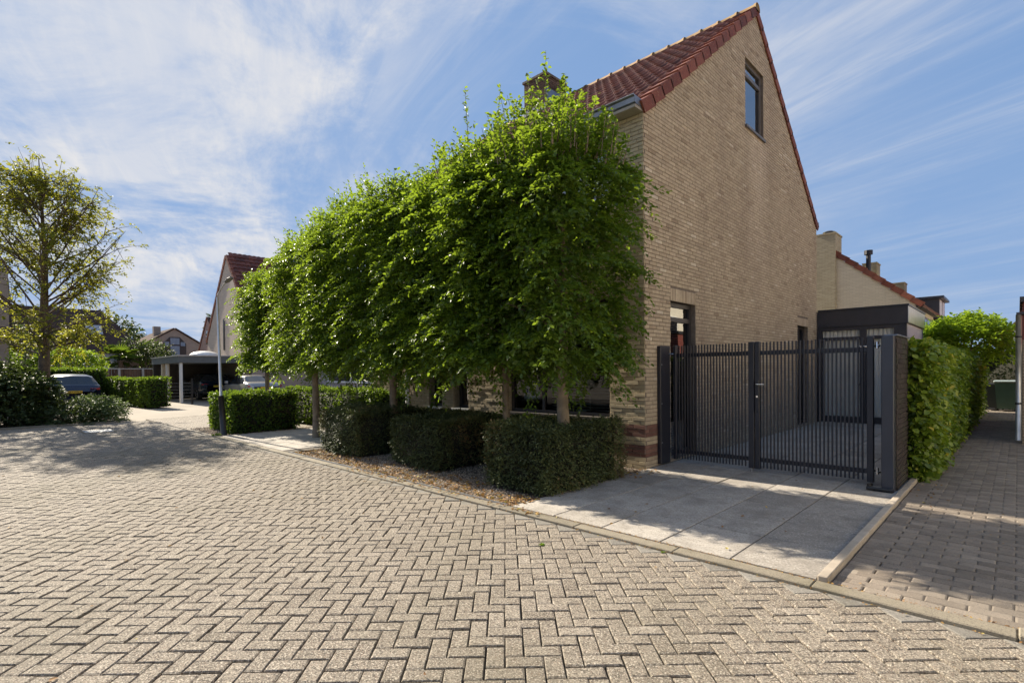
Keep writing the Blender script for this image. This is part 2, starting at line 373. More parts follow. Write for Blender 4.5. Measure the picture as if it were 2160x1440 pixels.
BLIND = mat_plain('blind slat', (0.55, 0.52, 0.47), 0.5, var=0.05)
CURTAIN = mat_plain('curtain', (0.86, 0.84, 0.77), 0.9, var=0.04, scale=3)
CLEAR = mat_glass('clear door glass', tint=(1, 1, 1), ior=1.25, through=0.98)
ROOM = mat_plain('room', (0.14, 0.12, 0.10), 0.9)
GLASS = mat_glass('window glass')
CARGLASS_ = mat_plain('dark glazing', (0.03, 0.035, 0.05), 0.08, spec=0.9)
GLASSDARK = mat_glass('coated window glass', ior=3.2, through=0.45)
BARK = mat_plain('bark', (0.115, 0.085, 0.060), 0.9, var=0.35, scale=14, bmp=0.9, bscale=40)
GREYBARK = mat_plain('smooth grey bark', (0.20, 0.155, 0.105), 0.85, var=0.3, scale=10, bmp=0.6, bscale=50)
GALV = mat_plain('galvanised steel', (0.42, 0.42, 0.42), 0.45, metal=0.5)
BLACK = mat_plain('black paint', (0.018, 0.018, 0.020), 0.45)
RUBBER = mat_plain('rubber', (0.02, 0.02, 0.02), 0.8)
HORN = mat_leaf('hornbeam leaf', [(0, (0.036, 0.066, 0.012)), (0.45, (0.070, 0.128, 0.018)), (0.8, (0.13, 0.205, 0.022)), (1, (0.25, 0.32, 0.03))], (0.38, 0.53, 0.03), 0.40, rough=0.44, spec=0.38)
YEW = mat_leaf('yew needle', [(0, (0.050, 0.062, 0.026)), (0.5, (0.10, 0.12, 0.044)), (0.78, (0.155, 0.172, 0.06)), (0.9, (0.21, 0.155, 0.07)), (1, (0.27, 0.17, 0.08))], (0.12, 0.17, 0.03), 0.15, rough=0.55, spec=0.3)
BEECH = mat_leaf('hedge leaf', [(0, (0.030, 0.055, 0.012)), (0.5, (0.060, 0.105, 0.018)), (1, (0.12, 0.19, 0.025))], (0.28, 0.42, 0.03), 0.3, rough=0.55, spec=0.22)
IVY = mat_leaf('ivy leaf', [(0, (0.05, 0.09, 0.014)), (0.5, (0.16, 0.23, 0.022)), (0.9, (0.31, 0.37, 0.03)), (1, (0.46, 0.37, 0.03))], (0.30, 0.45, 0.03), 0.32)
LIME = mat_leaf('bright leaf', [(0, (0.07, 0.13, 0.012)), (0.5, (0.13, 0.22, 0.015)), (1, (0.20, 0.30, 0.02))], (0.42, 0.58, 0.03), 0.4, rough=0.55, spec=0.22)
STREETLEAF = mat_leaf('street tree leaf', [(0, (0.055, 0.080, 0.016)), (0.5, (0.12, 0.14, 0.022)), (0.9, (0.20, 0.195, 0.025)), (1, (0.28, 0.17, 0.03))], (0.46, 0.46, 0.04), 0.44, rough=0.55, spec=0.22)
DARKLEAF = mat_leaf('dark shrub leaf', [(0, (0.022, 0.036, 0.014)), (0.5, (0.045, 0.066, 0.024)), (1, (0.085, 0.11, 0.04))], (0.14, 0.20, 0.03), 0.22, rough=0.55, spec=0.22)
GREYLEAF = mat_leaf('grey green leaf', [(0, (0.05, 0.075, 0.03)), (1, (0.13, 0.17, 0.07))], (0.2, 0.3, 0.05), 0.25, rough=0.55, spec=0.22)
LITTER = mat_leaf('fallen leaf', [(0, (0.13, 0.055, 0.02)), (0.5, (0.30, 0.15, 0.045)), (0.85, (0.42, 0.26, 0.06)), (1, (0.45, 0.38, 0.08))], (0.4, 0.25, 0.06), 0.2, rough=0.7)
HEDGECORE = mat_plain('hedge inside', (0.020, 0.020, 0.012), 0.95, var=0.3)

# ------------------------------------------------------------------ leaves
def unit(a): return a / np.maximum(np.linalg.norm(a, axis=-1, keepdims=True), 1e-9)
def leaf_mesh(name, P, A, N, size, mat, tone, wr=0.34, extra=None, simple=False):
    """one leaf per point: base P, axis A, surface normal N"""
    A = unit(A); B = unit(np.cross(A, N)); N = np.cross(B, A)
    s = np.asarray(size)[:, None]
    n = len(P)
    if simple:
        V = np.stack([P, P + A * s * .5 + B * s * wr + N * s * .06, P + A * s, P + A * s * .5 - B * s * wr + N * s * .06], 1)
        F = (np.arange(n)[:, None] * 4 + np.array([[0, 1, 2, 3]])).astype(np.int32)
        tn = tone
    else:
        V = np.stack([P, P + A * s * .30 + B * s * wr + N * s * .10, P + A * s * .68 + B * s * wr * .82 + N * s * .07, P + A * s - N * s * .10,
                      P + A * s * .68 - B * s * wr * .82 + N * s * .07, P + A * s * .30 - B * s * wr + N * s * .10], 1)
        i = np.arange(n)[:, None] * 6
        F = np.concatenate([i + np.array([[0, 1, 2, 3]]), i + np.array([[0, 3, 4, 5]])], 1).reshape(-1, 4).astype(np.int32)
        tn = np.repeat(tone, 2)
    V = V.reshape(-1, 3)
    mats = [mat]; mi = np.zeros(len(F), dtype=np.int32)
    if extra is not None:
        eV, eF, em = extra
        F = np.concatenate([F, np.asarray(eF, dtype=np.int32) + len(V)]); V = np.concatenate([V, np.asarray(eV, dtype=float)])
        mats.append(em); mi = np.concatenate([mi, np.ones(len(eF), dtype=np.int32)]); tn = np.concatenate([tn, np.zeros(len(eF))])
    return mesh_np(name, V, F, mats, tn, mi)

_ph = rng.uniform(0, 6.28, (8, 3)); _fr = rng.normal(0, 1, (8, 3))
def lumps(P, freq):
    """smooth noise in about -1..1"""
    v = np.zeros(len(P))
    for k in range(8): v += np.sin(P @ (_fr[k] * freq) + _ph[k, 0] + 1.7 * np.sin(P @ (_fr[(k + 3) % 8] * freq * .6) + _ph[k, 1]))
    return v / 4.0

def block_surface(n, lo, hi, rnd=0.25, faces=(1, 1, 1, 1, 1, 1)):
    """random points and outward normals on a clipped block; faces weight -x +x -y +y -z +z"""
    lo = np.array(lo, float); hi = np.array(hi, float); d = hi - lo
    ar = np.array([d[1] * d[2], d[1] * d[2], d[0] * d[2], d[0] * d[2], d[0] * d[1], d[0] * d[1]]) * np.array(faces)
    f = rng.choice(6, n, p=ar / ar.sum()); P = lo + rng.random((n, 3)) * d
    N = np.zeros((n, 3)); ax = f // 2; sg = np.where(f % 2 == 1, 1.0, -1.0)
    P[np.arange(n), ax] = np.where(f % 2 == 1, hi[ax], lo[ax]); N[np.arange(n), ax] = sg
    c = (lo + hi) / 2; q = (P - c) / (d / 2)
    k = np.abs(q); inner = np.maximum(k - (1 - np.minimum(rnd / (d / 2), 0.9)), 0) * (d / 2)
    dv = inner * np.sign(q); ln = np.linalg.norm(dv, axis=1); over = np.maximum(ln - rnd, 0)
    nn = np.where((ln > 1e-6)[:, None], unit(dv), N)
    P = P - nn * over[:, None]
    return P, unit(N * .5 + nn)

def sprays(P, N, k, length, lsize, droop=0.5, up=0.15, spread=0.6, taper=0.35, wander=0.5):
    """short twigs with k leaves each, set alternately"""
    n = len(P)
    D = unit(N + rng.normal(0, wander, (n, 3)) + np.array([0, 0, up]))
    L = length * rng.uniform(.55, 1.25, n)
    side = unit(np.cross(D, np.array([0, 0, 1.0]) + rng.normal(0, .25, (n, 3))))
    out = []
    for j in range(k):
        s = (j + .6) / k
        pos = P + D * (L * s)[:, None] - np.array([0, 0, 1.0]) * (droop * L * s * s)[:, None]
        sg = 1 if j % 2 else -1
        ax = D * .55 + side * sg * spread * (1 - .5 * (j == k - 1)) + rng.normal(0, .22, (n, 3)) - np.array([0, 0, droop * .8 * s])
        nr = np.array([0, 0, 1.0]) + D * .25 + rng.normal(0, .35, (n, 3))
        out.append((pos, ax, nr, lsize * rng.uniform(.65, 1.2, n) * (1 - taper * s * .6)))
    return [np.concatenate([o[i] for o in out]) for i in range(4)]

def joinl(*ls): return [np.concatenate([l[i] for l in ls]) for i in range(4)]
def loose(P, N, lsize, flat=0.5):
    n = len(P)
    A = unit(rng.normal(0, 1, (n, 3)) + N * .5); Nn = unit(N * flat + rng.normal(0, .6, (n, 3)) + np.array([0, 0, .4]))
    return [P, A, Nn, lsize * rng.uniform(.6, 1.25, n)]
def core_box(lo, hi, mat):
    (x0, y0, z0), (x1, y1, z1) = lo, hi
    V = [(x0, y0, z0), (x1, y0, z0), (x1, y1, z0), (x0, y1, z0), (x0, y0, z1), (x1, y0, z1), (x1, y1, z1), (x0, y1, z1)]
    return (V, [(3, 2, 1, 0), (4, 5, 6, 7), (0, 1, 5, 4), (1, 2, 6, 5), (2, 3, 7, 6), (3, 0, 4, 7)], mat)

def hedge(name, label, lo, hi, mat, leaf, dens, rough=0.03, cat='hedge', group=None, faces=(1, 1, 1, .3, .05, 1), rot=0.0, piv=(0, 0), rnd=0.08, simple=True, wr=0.30, spray=0, bulge=0.0, tonepow=1.0, litbrown=0.0):
    d = np.array(hi) - np.array(lo)
    ar = (d[1] * d[2] * (faces[0] + faces[1]) + d[0] * d[2] * (faces[2] + faces[3]) + d[0] * d[1] * (faces[4] + faces[5]))
    n = int(ar * dens)
    P, N = block_surface(n, lo, hi, rnd, faces)
    P = P + N * ((lumps(P, 3.0) * rough + lumps(P, 9.0) * rough * .5 + rng.normal(0, rough * .5, n)) - rough)[:, None]
    if bulge: P = P + N * (lumps(P, 1.1) * bulge)[:, None]
    if spray:
        ls = sprays(P - N * .03, N, spray, leaf * 2.0, leaf, droop=.35, wander=.7)
    else:
        ls = loose(P, N, leaf)
    tone = np.clip(rng.random(len(ls[0])) ** tonepow * .6 + .26 * lumps(ls[0], 2.6) + .14 * lumps(ls[0], 7.0) + .2, 0, 1)
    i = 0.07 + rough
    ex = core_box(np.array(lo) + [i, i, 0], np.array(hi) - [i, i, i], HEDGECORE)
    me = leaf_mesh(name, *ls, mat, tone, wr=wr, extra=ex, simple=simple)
    base = ((lo[0] + hi[0]) / 2, (lo[1] + hi[1]) / 2, lo[2])
    o = thing(name, label, cat, base, group)
    f = obj('foliage', me, o)
    st = MB()
    for k in range(max(2, int(d[0] / .5))):
        x = lo[0] + d[0] * (k + .5) / max(2, int(d[0] / .5)); y = (lo[1] + hi[1]) / 2
        st.tube([(x, y, lo[2] - .05), (x + .03, y + .02, lo[2] + d[2] * .5)], [.02, .012], 6)
    st.build('stem', BARK, o)
    if rot:
        o.rotation_euler.z = rot
    return o

# ------------------------------------------------------------------ setting: ground, road, kerb, drive, alley
def flat(name, poly, z, mat, kind='structure', parent=None):
    m = MB(); m.add([(x, y, z) for x, y in poly], [tuple(range(len(poly)))]); o = m.build(name, mat, parent)
    if parent is None: tag(o, kind=kind)
    return o
ground = flat('ground', [(-900, -900), (900, -900), (900, 900), (-900, 900)], -0.062, GROUND)
road = flat('road', [(-17.0, -16), (9.5, -16), (9.5, -3.06), (-10.2, -3.06), (-10.2, 3.0), (-18.6, 3.0), (-17.2, -2.9), (-16.45, -3.9)], -0.046, JOINT)
driveway = flat('driveway', [(0.0, -2.93), (3.02, -2.93), (3.02, 9.45), (0.0, 9.45)], -0.005, JOINT)
parking = flat('parking_bay', [(-9.7, -2.93), (-5.8, -2.93), (-5.8, -0.55), (-9.7, -0.55)], -0.007, JOINT)
alley = flat('alley', [(3.07, -2.93), (8.5, -2.93), (8.5, 18.0), (3.07, 18.0)], -0.034, JOINT)
bed = flat('gravel_bed', [(-5.79, -2.91), (-0.01, -2.91), (-0.01, -0.02), (-5.79, -0.02)], -0.022, SOIL)
bed2 = flat('hedge_bed', [(-12.6, -2.91), (-9.71, -2.91), (-9.71, -0.54), (-5.81, -0.54), (-5.81, 0.6), (-12.6, 0.6)], -0.026, SOIL)

def piece_poly(poly, z, h=0.03, e=0.008, dz=0.005):
    """a cast paver from its outline: sides, worn edge, top"""
    n = len(poly); c = np.mean(poly, 0)
    inn = []
    for p in poly:
        d = np.array(c) - np.array(p); l = np.linalg.norm(d); inn.append(np.array(p) + d / max(l, 1e-6) * min(e * 1.4, l * .4))
    V = [(p[0], p[1], z - h) for p in poly] + [(p[0], p[1], z - dz) for p in poly] + [(p[0], p[1], z) for p in inn]
    F = [(i, (i + 1) % n, n + (i + 1) % n, n + i) for i in range(n)] + [(n + i, n + (i + 1) % n, 2 * n + (i + 1) % n, 2 * n + i) for i in range(n)] + [tuple(range(2 * n, 3 * n))]
    return V, F
def clip_poly(poly, a, b, c):
    """keep a*x+b*y<=c"""
    out = []
    for i in range(len(poly)):
        p, q = poly[i], poly[(i + 1) % len(poly)]
        dp, dq = a * p[0] + b * p[1] - c, a * q[0] + b * q[1] - c
        if dp <= 0: out.append(p)
        if (dp < 0 < dq) or (dq < 0 < dp):
            k = dp / (dp - dq); out.append((p[0] + (q[0] - p[0]) * k, p[1] + (q[1] - p[1]) * k))
    return out
def area(poly): return .5 * abs(sum(poly[i][0] * poly[(i + 1) % len(poly)][1] - poly[(i + 1) % len(poly)][0] * poly[i][1] for i in range(len(poly))))

def seen(x, y, z=0.0, mx=260, near=0.25):
    u, v, d = proj((x, y, z))
    return d > near and -mx < u < 2160 + mx and v < 1440 + mx * 2.5

# herringbone at 45 degrees to the house
w = 0.1008; gap = 0.0075; ca = math.cos(PI / 4)
KE = -3.066
def rot45(u, v): return ((u - v) * ca + 1.3, (u + v) * ca + KE - 11 * w * ca)
PER = 2 * w * math.sqrt(2); APX = rot45(8 * w, 1 * w)[0]
tiles = []
for i in range(-190, 100):
    for j in range(-190, 190):
        d = (i - j) % 4
        if d not in (0, 3): continue
        cu, cv = (i + 1, j + .5) if d == 0 else (i + .5, j + 1)
        cx, cy = rot45(cu * w, cv * w)
        if cy > -2.95 or cy < -8.6 or cx < -16.6 or cx > 6.5: continue
        if not seen(cx, cy): continue
        tiles.append((cx, cy, d, proj((cx, cy, 0))))
dist = sorted(range(len(tiles)), key=lambda k: tiles[k][3][2] if (0 < tiles[k][3][0] < 2160 and tiles[k][3][1] < 1440) else 1e6 + tiles[k][3][2])
rank = {k: r for r, k in enumerate(dist)}
hl, hw = w - gap / 2, w / 2 - gap / 2
pv, pf = piece_poly([(-hl, -hw), (hl, -hw), (hl, hw), (-hl, hw)], 0.0)
mb = MB(); mb.add(pv, pf); paver_mesh = mb.mesh('paver', [PAVER])
rest = MB(); nind = 0
for k in range(len(tiles)):
    cx, cy, d, _ = tiles[k]
    a = PI / 4 + (PI / 2 if d == 3 else 0) + random.gauss(0, .006)
    jx, jy, z = random.gauss(0, .0012), random.gauss(0, .0012), -0.020 + random.gauss(0, .0022) - (.005 if random.random() < .02 else 0)
    tn = min(1, max(0, random.gauss(.5, .16) + (.35 if random.random() < .03 else -.35 if random.random() < .03 else 0)))
    poly = [(cx + jx + x * math.cos(a) - y * math.sin(a), cy + jy + x * math.sin(a) + y * math.cos(a)) for x, y in ((-hl, -hw), (hl, -hw), (hl, hw), (-hl, hw))]
    # whole pavers up to the zigzag of grey mitre stones along the kerb
    ph = ((cx - APX) / PER) % 1.0
    if cy > KE - PER / 2 + abs(ph - round(ph)) * PER: continue
    cl = poly; cut = False
    if not cut and nind < 300 and rank[k] < 420:
        o = bpy.data.objects.new('paver', paver_mesh); COL.objects.link(o); o.parent = road
        o.location = (cx + jx, cy + jy, z); o.rotation_euler = (random.gauss(0, .004), random.gauss(0, .004), a); o.color = (tn, 0, 0, 1); nind += 1
    else:
        V, F = piece_poly(cl, z); rest.add(V, F, 1 if cut and area(cl) < .016 else 0, tn)
o = rest.build('far_pavers', [PAVER, CUTPAVER], road); tag(o, kind='stuff')
mb = MB(); h_ = PER / 2 - .004; mb.add(*piece_poly([(-h_, 0), (0, -h_ + .001), (h_, 0)], 0.0, e=.005)); mitre_mesh = mb.mesh('edge_paver', [CUTPAVER])
for k in range(-60, 20):
    x = APX + k * PER
    if x < -16 or x > 6.5 or not seen(x, KE): continue
    o = bpy.data.objects.new('edge_paver', mitre_mesh); COL.objects.link(o); o.parent = road; o.location = (x, KE - .003, -.020 + random.gauss(0, .0015)); o.rotation_euler = (random.gauss(0, .006), random.gauss(0, .006), random.gauss(0, .004)); o.color = (random.random(), 0, 0, 1)
# side street beyond the lamp post: pavers in rows
rest = MB()
for r in range(60):
    y = -3.0 + r * .105
    for c in range(-10, 80):
        x = -10.3 - c * .211 - (r % 2) * .105
        if x < -18.4 or x > -10.3: continue
        if x < -17.0 - max(0, (y + 3.8)) * .36: continue
        V, F = piece_poly([(x - .102, y), (x + .102, y), (x + .102, y + .099), (x - .102, y + .099)], -0.024 + random.gauss(0, .001)); rest.add(V, F, 0, min(1, max(0, random.gauss(.6, .2))))
o = rest.build('side_street_pavers', [PAVER], road); tag(o, kind='stuff')

kerb = flat('kerb', [(-17, -3.06), (9.5, -3.06), (9.5, -2.935), (-17, -2.935)], -0.045, JOINT)
def kerb_piece(x0, x1, hgt):
    m = MB(); m.bbox((x0 + .002, -3.062, -.09), (x1 - .002, -2.936, hgt), .007, 0, random.random()); o = m.build('kerb_stone', KERB, kerb)
    o.location.z += random.gauss(0, .002); o.location.y += random.gauss(0, .002)
x = -10.0
while x < 6.5:
    kerb_piece(x, x + 1.0, 0.0 if x < 1.5 else min(0.02, .006 * (x - 1.5))); x += 1.0

def slab_field(parent, xs, ys, z=0.004, skip=None, name='slab', dark=0.0):
    for i in range(len(xs) - 1):
        for j in range(len(ys) - 1):
            if skip and skip(xs[i], ys[j]): continue
            m = MB(); V, F = piece_poly([(xs[i] + .006, ys[j] + .006), (xs[i + 1] - .006, ys[j] + .006), (xs[i + 1] - .006, ys[j + 1] - .006), (xs[i] + .006, ys[j + 1] - .006)], z + random.gauss(0, .0012), .03, .004, .003)
            m.add(V, F, 0, min(1, max(0, random.gauss(.5 - dark, .26)))); m.build(name, SLAB, parent)
slab_field(driveway, [.045, .63, 1.215, 1.81, 2.405, 3.0], [-2.92] + [-2.2 + .6 * k for k in range(20)] + [9.42])
slab_field(parking, [-9.68 + .6 * k for k in range(7)], [-2.92, -2.33, -1.74, -1.15, -.56], 0.002, dark=-.25)
# stone edging between driveway and alley
edging = thing('edging_strip', 'pale concrete edging strip between driveway slabs and alley', 'edging', (3.035, -2.9, 0))
y = -2.92
while y < 1.55:
    y1 = min(y + 1.0, 1.585); m = MB(); m.bbox((3.003, y + .002, -.06), (3.068, y1 - .002, .035), .006, 0, random.random()); m.build('edging_stone', EDGING, edging); y += 1.0
m = MB(); m.bbox((2.87, 1.53, -.06), (3.001, 1.585, .034), .006, 0, .5); m.build('edging_stone', EDGING, edging)
# steel edge of the gravel bed
st = MB(); st.box((-5.79, -2.933, -.03), (-0.02, -2.924, .016)); o = st.build('bed_edging', GALV); tag(o, 'thin pale metal edging strip along the gravel bed', 'edging')

# alley pavers, running bond across
cand = []
for r in range(0, 200):
    y = -2.905 + r * .1035
    if y > 17.6: break
    cand.append((3.165, y + .05, .088, r, 1))
    for c in range(0, 22):
        x = 3.365 + c * .207 - (r % 2) * .1035
        if x > 6.6: break
        cand.append((x, y + .05, .1020, r, 0))
cand = [c for c in cand if seen(c[0], c[1])]
inframe = [k for k in range(len(cand)) if cand[k][4] == 0 and proj((cand[k][0], cand[k][1], 0))[0] < 2160]
inframe.sort(key=lambda k: proj((cand[k][0], cand[k][1], 0))[2]); first = set(inframe[:300])
mb = MB(); mb.add(*piece_poly([(-.1020, -.0500), (.1020, -.0500), (.1020, .0500), (-.1020, .0500)], 0.0)); alley_mesh = mb.mesh('alley_paver', [ALLEYPAVER])
rest = MB()
for k, (x, y, hx, r, edge) in enumerate(cand):
    tn = min(1, max(0, random.gauss(.5, .25))); z = -.010 + random.gauss(0, .0018)
    if k in first:
        o = bpy.data.objects.new('paver', alley_mesh); COL.objects.link(o); o.parent = alley; o.location = (x, y, z); o.rotation_euler = (random.gauss(0, .006), random.gauss(0, .006), random.gauss(0, .006)); o.color = (tn, 0, 0, 1)
    else:
        V, F = piece_poly([(x - hx, y - .0500), (x + hx, y - .0500), (x + hx, y + .0500), (x - hx, y + .0500)], z); rest.add(V, F, 0, tn)
o = rest.build('far_pavers', [ALLEYPAVER], alley); tag(o, kind='stuff')

# ------------------------------------------------------------------ the brick house
HW = 9.25; EZ = 5.33; SL = (9.0 - 5.33) / (HW / 2); HL = 7.7
house = thing('brick_house', 'tall beige brick house with steep red tiled roof behind the pruned trees', 'house', (-3.8, 4.6, 0))
COURSE = 0.0605; Z0 = -0.025
def cells(us, zs, openings, roof=None):
    out = []
    us = sorted(us); zs = sorted(zs)
    for i in range(len(us) - 1):
        for j in range(len(zs) - 1):
            a, b, c, d = us[i], us[i + 1], zs[j], zs[j + 1]
            if any(a >= o[0] - 1e-6 and b <= o[1] + 1e-6 and c >= o[2] - 1e-6 and d <= o[3] + 1e-6 for o in openings): continue
            poly = [(a, c), (b, c), (b, d), (a, d)]
            if roof:
                for h in roof: poly = clip_poly(poly, *h)
            if len(poly) >= 3 and area(poly) > 1e-5: out.append(poly)
    return out
def wall_core(name, plane, at, u0, u1, z0, z1, openings, depth, mat, parent, roof=None):
    """wall face with openings and their reveals; plane 'x' faces +x, plane 'y' faces -y"""
    us = {u0, u1} | {v for o in openings for v in o[:2]}; zs = {z0, z1} | {v for o in openings for v in o[2:4]}
    if roof: zs |= {EZ}
    m = MB()
    def P(u, z, k=0.0): return (at - k, u, z) if plane == 'x' else (u, at + k, z)
    for poly in cells(us, zs, openings, roof):
        m.add([P(u, z) for u, z in poly], [tuple(range(len(poly)))])
        m.add([P(u, z, depth * 2.2) for u, z in poly], [tuple(range(len(poly)))])
    for (a, b, c, d) in [o[:4] for o in openings]:
        for (p, q) in (((a, c), (a, d)), ((a, d), (b, d)), ((b, d), (b, c)), ((b, c), (a, c))):
            m.add([P(*p), P(*q), P(*q, depth * 2.2), P(*p, depth * 2.2)], [(0, 1, 2, 3)], 0, .5)
    return m.build(name, mat, parent)
def lay(u0, u1, z0, z1, openings, roofline=None, L=0.214, first=0, soldier=()):
    res = []; ci = 0; z = z0
    while z < z1 - .02:
        za, zb = z + .0045, z + COURSE - .0045
        off = (ci % 2) * L / 2 + (0.03 if ci % 4 > 1 else 0)
        segs = [(u0, u1)]
        if roofline:
            lo, hi = roofline(zb); segs = [(max(u0, lo), min(u1, hi))]
        for o in list(openings) + list(soldier):
            if zb > o[2] + .01 and za < o[3] - .01:
                ns = []
                for a, b in segs:
                    if o[0] > a: ns.append((a, min(b, o[0])))
                    if o[1] < b: ns.append((max(a, o[1]), b))
                ns = [s for s in ns if s[1] - s[0] > .02]; segs = ns
        for a, b in segs:
            if b - a < .03: continue
            k = math.floor((a - off) / L) - 1; u = off + k * L
            while u < b:
                p, q = max(a, u) + .0045, min(b, u + L) - .0045
                if q - p > .025: res.append((p, q, za, zb, ci))
                u += L
        z += COURSE; ci += 1
    for o in soldier:
        u = o[0]
        while u < o[1] - .02:
            res.append((u + .003, min(o[1], u + .0575) - .003, o[2] + .003, o[3] - .003, -1)); u += .0575
    return res
def build_bricks(parent, plane, at, rects, matf, mats, proud=0.009, nmax=300, jit=0.0012, ends=False):
    """the bricks of one wall face: the largest in view singly, the others as one part"""
    big = []
    for k, (a, b, c, d, ci) in enumerate(rects):
        p = (at, (a + b) / 2, (c + d) / 2) if plane == 'x' else ((a + b) / 2, at, (c + d) / 2)
        u, v, dd = proj(p)
        big.append((dd if (0 < u < 2160 and 0 < v < 1440 and dd > 0 and b - a > .09) else 1e6 + abs(dd), k))
    big.sort(); sing = {k for _, k in big[:nmax]}
    rest = MB(); cache = {}
    for k, (a, b, c, d, ci) in enumerate(rects):
        j = proud + random.gauss(0, jit); tn = min(1, max(0, random.gauss(.52, .19) + (.4 if random.random() < .025 else 0) - (.25 if random.random() < .05 else 0))); mi = matf(ci, a)
        key = (round(b - a, 3), round(d - c, 3), mi)
        hu, hz = key[0] / 2, key[1] / 2; e = .003
        uc, zc = (a + b) / 2, (c + d) / 2
        def geo(hu, hz, j):
            B = [(-hu, -hz), (hu, -hz), (hu, hz), (-hu, hz)]; I = [(-hu + e, -hz + e), (hu - e, -hz + e), (hu - e, hz - e), (-hu + e, hz - e)]
            V = [(x, z, -.004) for x, z in B] + [(x, z, j - .0025) for x, z in B] + [(x, z, j) for x, z in I]
            F = [(i, (i + 1) % 4, 4 + (i + 1) % 4, 4 + i) for i in range(4)] + [(4 + i, 4 + (i + 1) % 4, 8 + (i + 1) % 4, 8 + i) for i in range(4)] + [(8, 9, 10, 11)]
            return V, F
        def T(v): return (v[2], v[0], v[1]) if plane == 'x' else (v[0], -v[2], v[1])
        if k in sing:
            if key not in cache:
                V, F = geo(hu, hz, proud); mb = MB(); mb.add([T(v) for v in V], F, 0); cache[key] = mb.mesh('brick', [mats[mi]])
            o = bpy.data.objects.new('brick', cache[key]); COL.objects.link(o); o.parent = parent; o.color = (tn, 0, 0, 1)
            off = j - proud
            o.location = (at + off, uc, zc) if plane == 'x' else (uc, at - off, zc)
            o.rotation_euler = (random.gauss(0, .004), 0, random.gauss(0, .003)) if plane == 'x' else (0, random.gauss(0, .004), random.gauss(0, .003))
        else:
            V, F = geo(hu, hz, j); base = (at, uc, zc) if plane == 'x' else (uc, at, zc)
            rest.add([tuple(np.array(T(v)) + base) for v in V], F, mi, tn)
    if rest.f: tag(rest.build('other_bricks', mats, parent), kind='stuff')

ATT = (4.04, 5.09, 6.45, 7.85); GW = (0.80, 1.70, 0.06, 2.58); BD = (7.49, 8.41, 0.03, 2.57)
gopen = [ATT, GW, BD]
roofclip = [(-SL, 1.0, EZ), (SL, 1.0, EZ + SL * HW)]
gable = wall_core('gable_wall', 'x', 0.0, 0.0, HW, -.05, 9.02, gopen, .10, MORTAR, house, roofclip)
def rl(z):
    if z <= EZ: return (0, HW)
    k = (z - EZ) / SL; return (k + .01, HW - k - .01)
soldier = [(0.80, 1.70, 2.58, 2.785), (7.49, 8.41, 2.57, 2.775)]
def band(ci, z): return 1 if ci in (3, 4, 5, 8, 9, 10) else 0
build_bricks(gable, 'x', 0.0, lay(0.0, HW, Z0, 8.95, gopen, rl, soldier=soldier), lambda ci, u: band(ci, u) if u < .62 else 0, [BRICK, REDBRICK])
W1 = (-2.88, -0.62, 0.72, 2.62); W2 = (-4.50, -4.02, 0.72, 2.62); W3 = (-5.35, -4.88, 0.72, 2.62); W4 = (-2.30, -0.63, 3.55, 5.15); W5 = (-5.4, -3.6, 3.55, 5.15)
fopen = [W1, W2, W3, W4, W5]
front = wall_core('front_wall', 'y', 0.0, -HL, 0.0, -.05, EZ + .05, fopen, .10, PALEMORTAR, house)
build_bricks(front, 'y', 0.0, lay(-6.1, 0.009, Z0, EZ - .03, fopen[:5]), band, [FBRICK, REDBRICK], proud=.012, nmax=260, jit=.0035)
build_bricks(front, 'y', 0.0, lay(-HL, -6.12, Z0, EZ - .03, []), band, [FBRICK, REDBRICK], proud=.012, nmax=0, jit=.0035)
m = MB(); m.box((-HL, HW - .22, -.05), (-.012, HW - .002, EZ)); m.build('rear_wall', BRICK, house)
m = MB(); m.add([(-HL, 0.002, -.05), (-HL, HW, -.05), (-HL, HW, EZ), (-HL, HW / 2, 9.0), (-HL, 0.002, EZ)], [(0, 1, 2, 3, 4)]); m.build('end_wall', BRICK, house)
m = MB(); m.box((-HL + .05, .25, -.04), (-.25, HW - .25, 0.0)); m.box((-HL + .05, .25, 2.75), (-.25, HW - .25, 2.95)); m.box((-HL + .05, 2.6, 0), (-.25, 2.7, 2.75)); m.box((-HL + .05, .25, 5.4), (-.25, HW - .25, 5.5)); m.build('floor', ROOM, house)

# roof: pantiles, verge tiles, ridge tiles
roof = thing_roof = MB()
ang = math.atan(SL); slen = math.hypot(HW / 2, 9.0 - EZ)
sdir = np.array([0, math.cos(ang), math.sin(ang)]); sn = np.array([0, -math.sin(ang), math.cos(ang)])
E0 = np.array([0, -0.02, EZ + .10])
m = MB()
A = E0 - sdir * .12 - sn * .03
for (s0, y0) in ((1, 0), (-1, HW)):
    def Y(p): return (p[0], p[1] if s0 == 1 else HW - p[1], p[2])
    q0 = A; q1 = E0 + sdir * (slen + .02) - sn * .03
    vs = [Y((-HL - .05, q0[1], q0[2])), Y((.008, q0[1], q0[2])), Y((.008, q1[1], q1[2])), Y((-HL - .05, q1[1], q1[2]))]
    m.add(vs, [(0, 1, 2, 3)])
roofo = m.build('roof', TILE, house)
TW = .2055; GA = slen / 16.0
def tile_geo(TW=TW, GA=GA):
    nseg = 8; prof = []
    for k in range(nseg + 1):
        u = k / nseg
        h = .030 * (math.sin(PI * min(1, u / .62)) ** 1.2 if u < .62 else -.35 * math.sin(PI * (u - .62) / .38))
        prof.append((u * (TW + .012), h))
    V = []; F = []
    for (v, lift) in ((0.0, .026), (GA + .05, .002)):
        for u, h in prof: V.append((u, v, h + lift))
    for u, h in prof: V.append((u, 0.0, h + lift - .002))
    n = nseg + 1
    for k in range(nseg): F.append((k, k + 1, n + k + 1, n + k)); F.append((2 * n + k, 2 * n + k + 1, k + 1, k))
    return V, F
tv, tf = tile_geo()
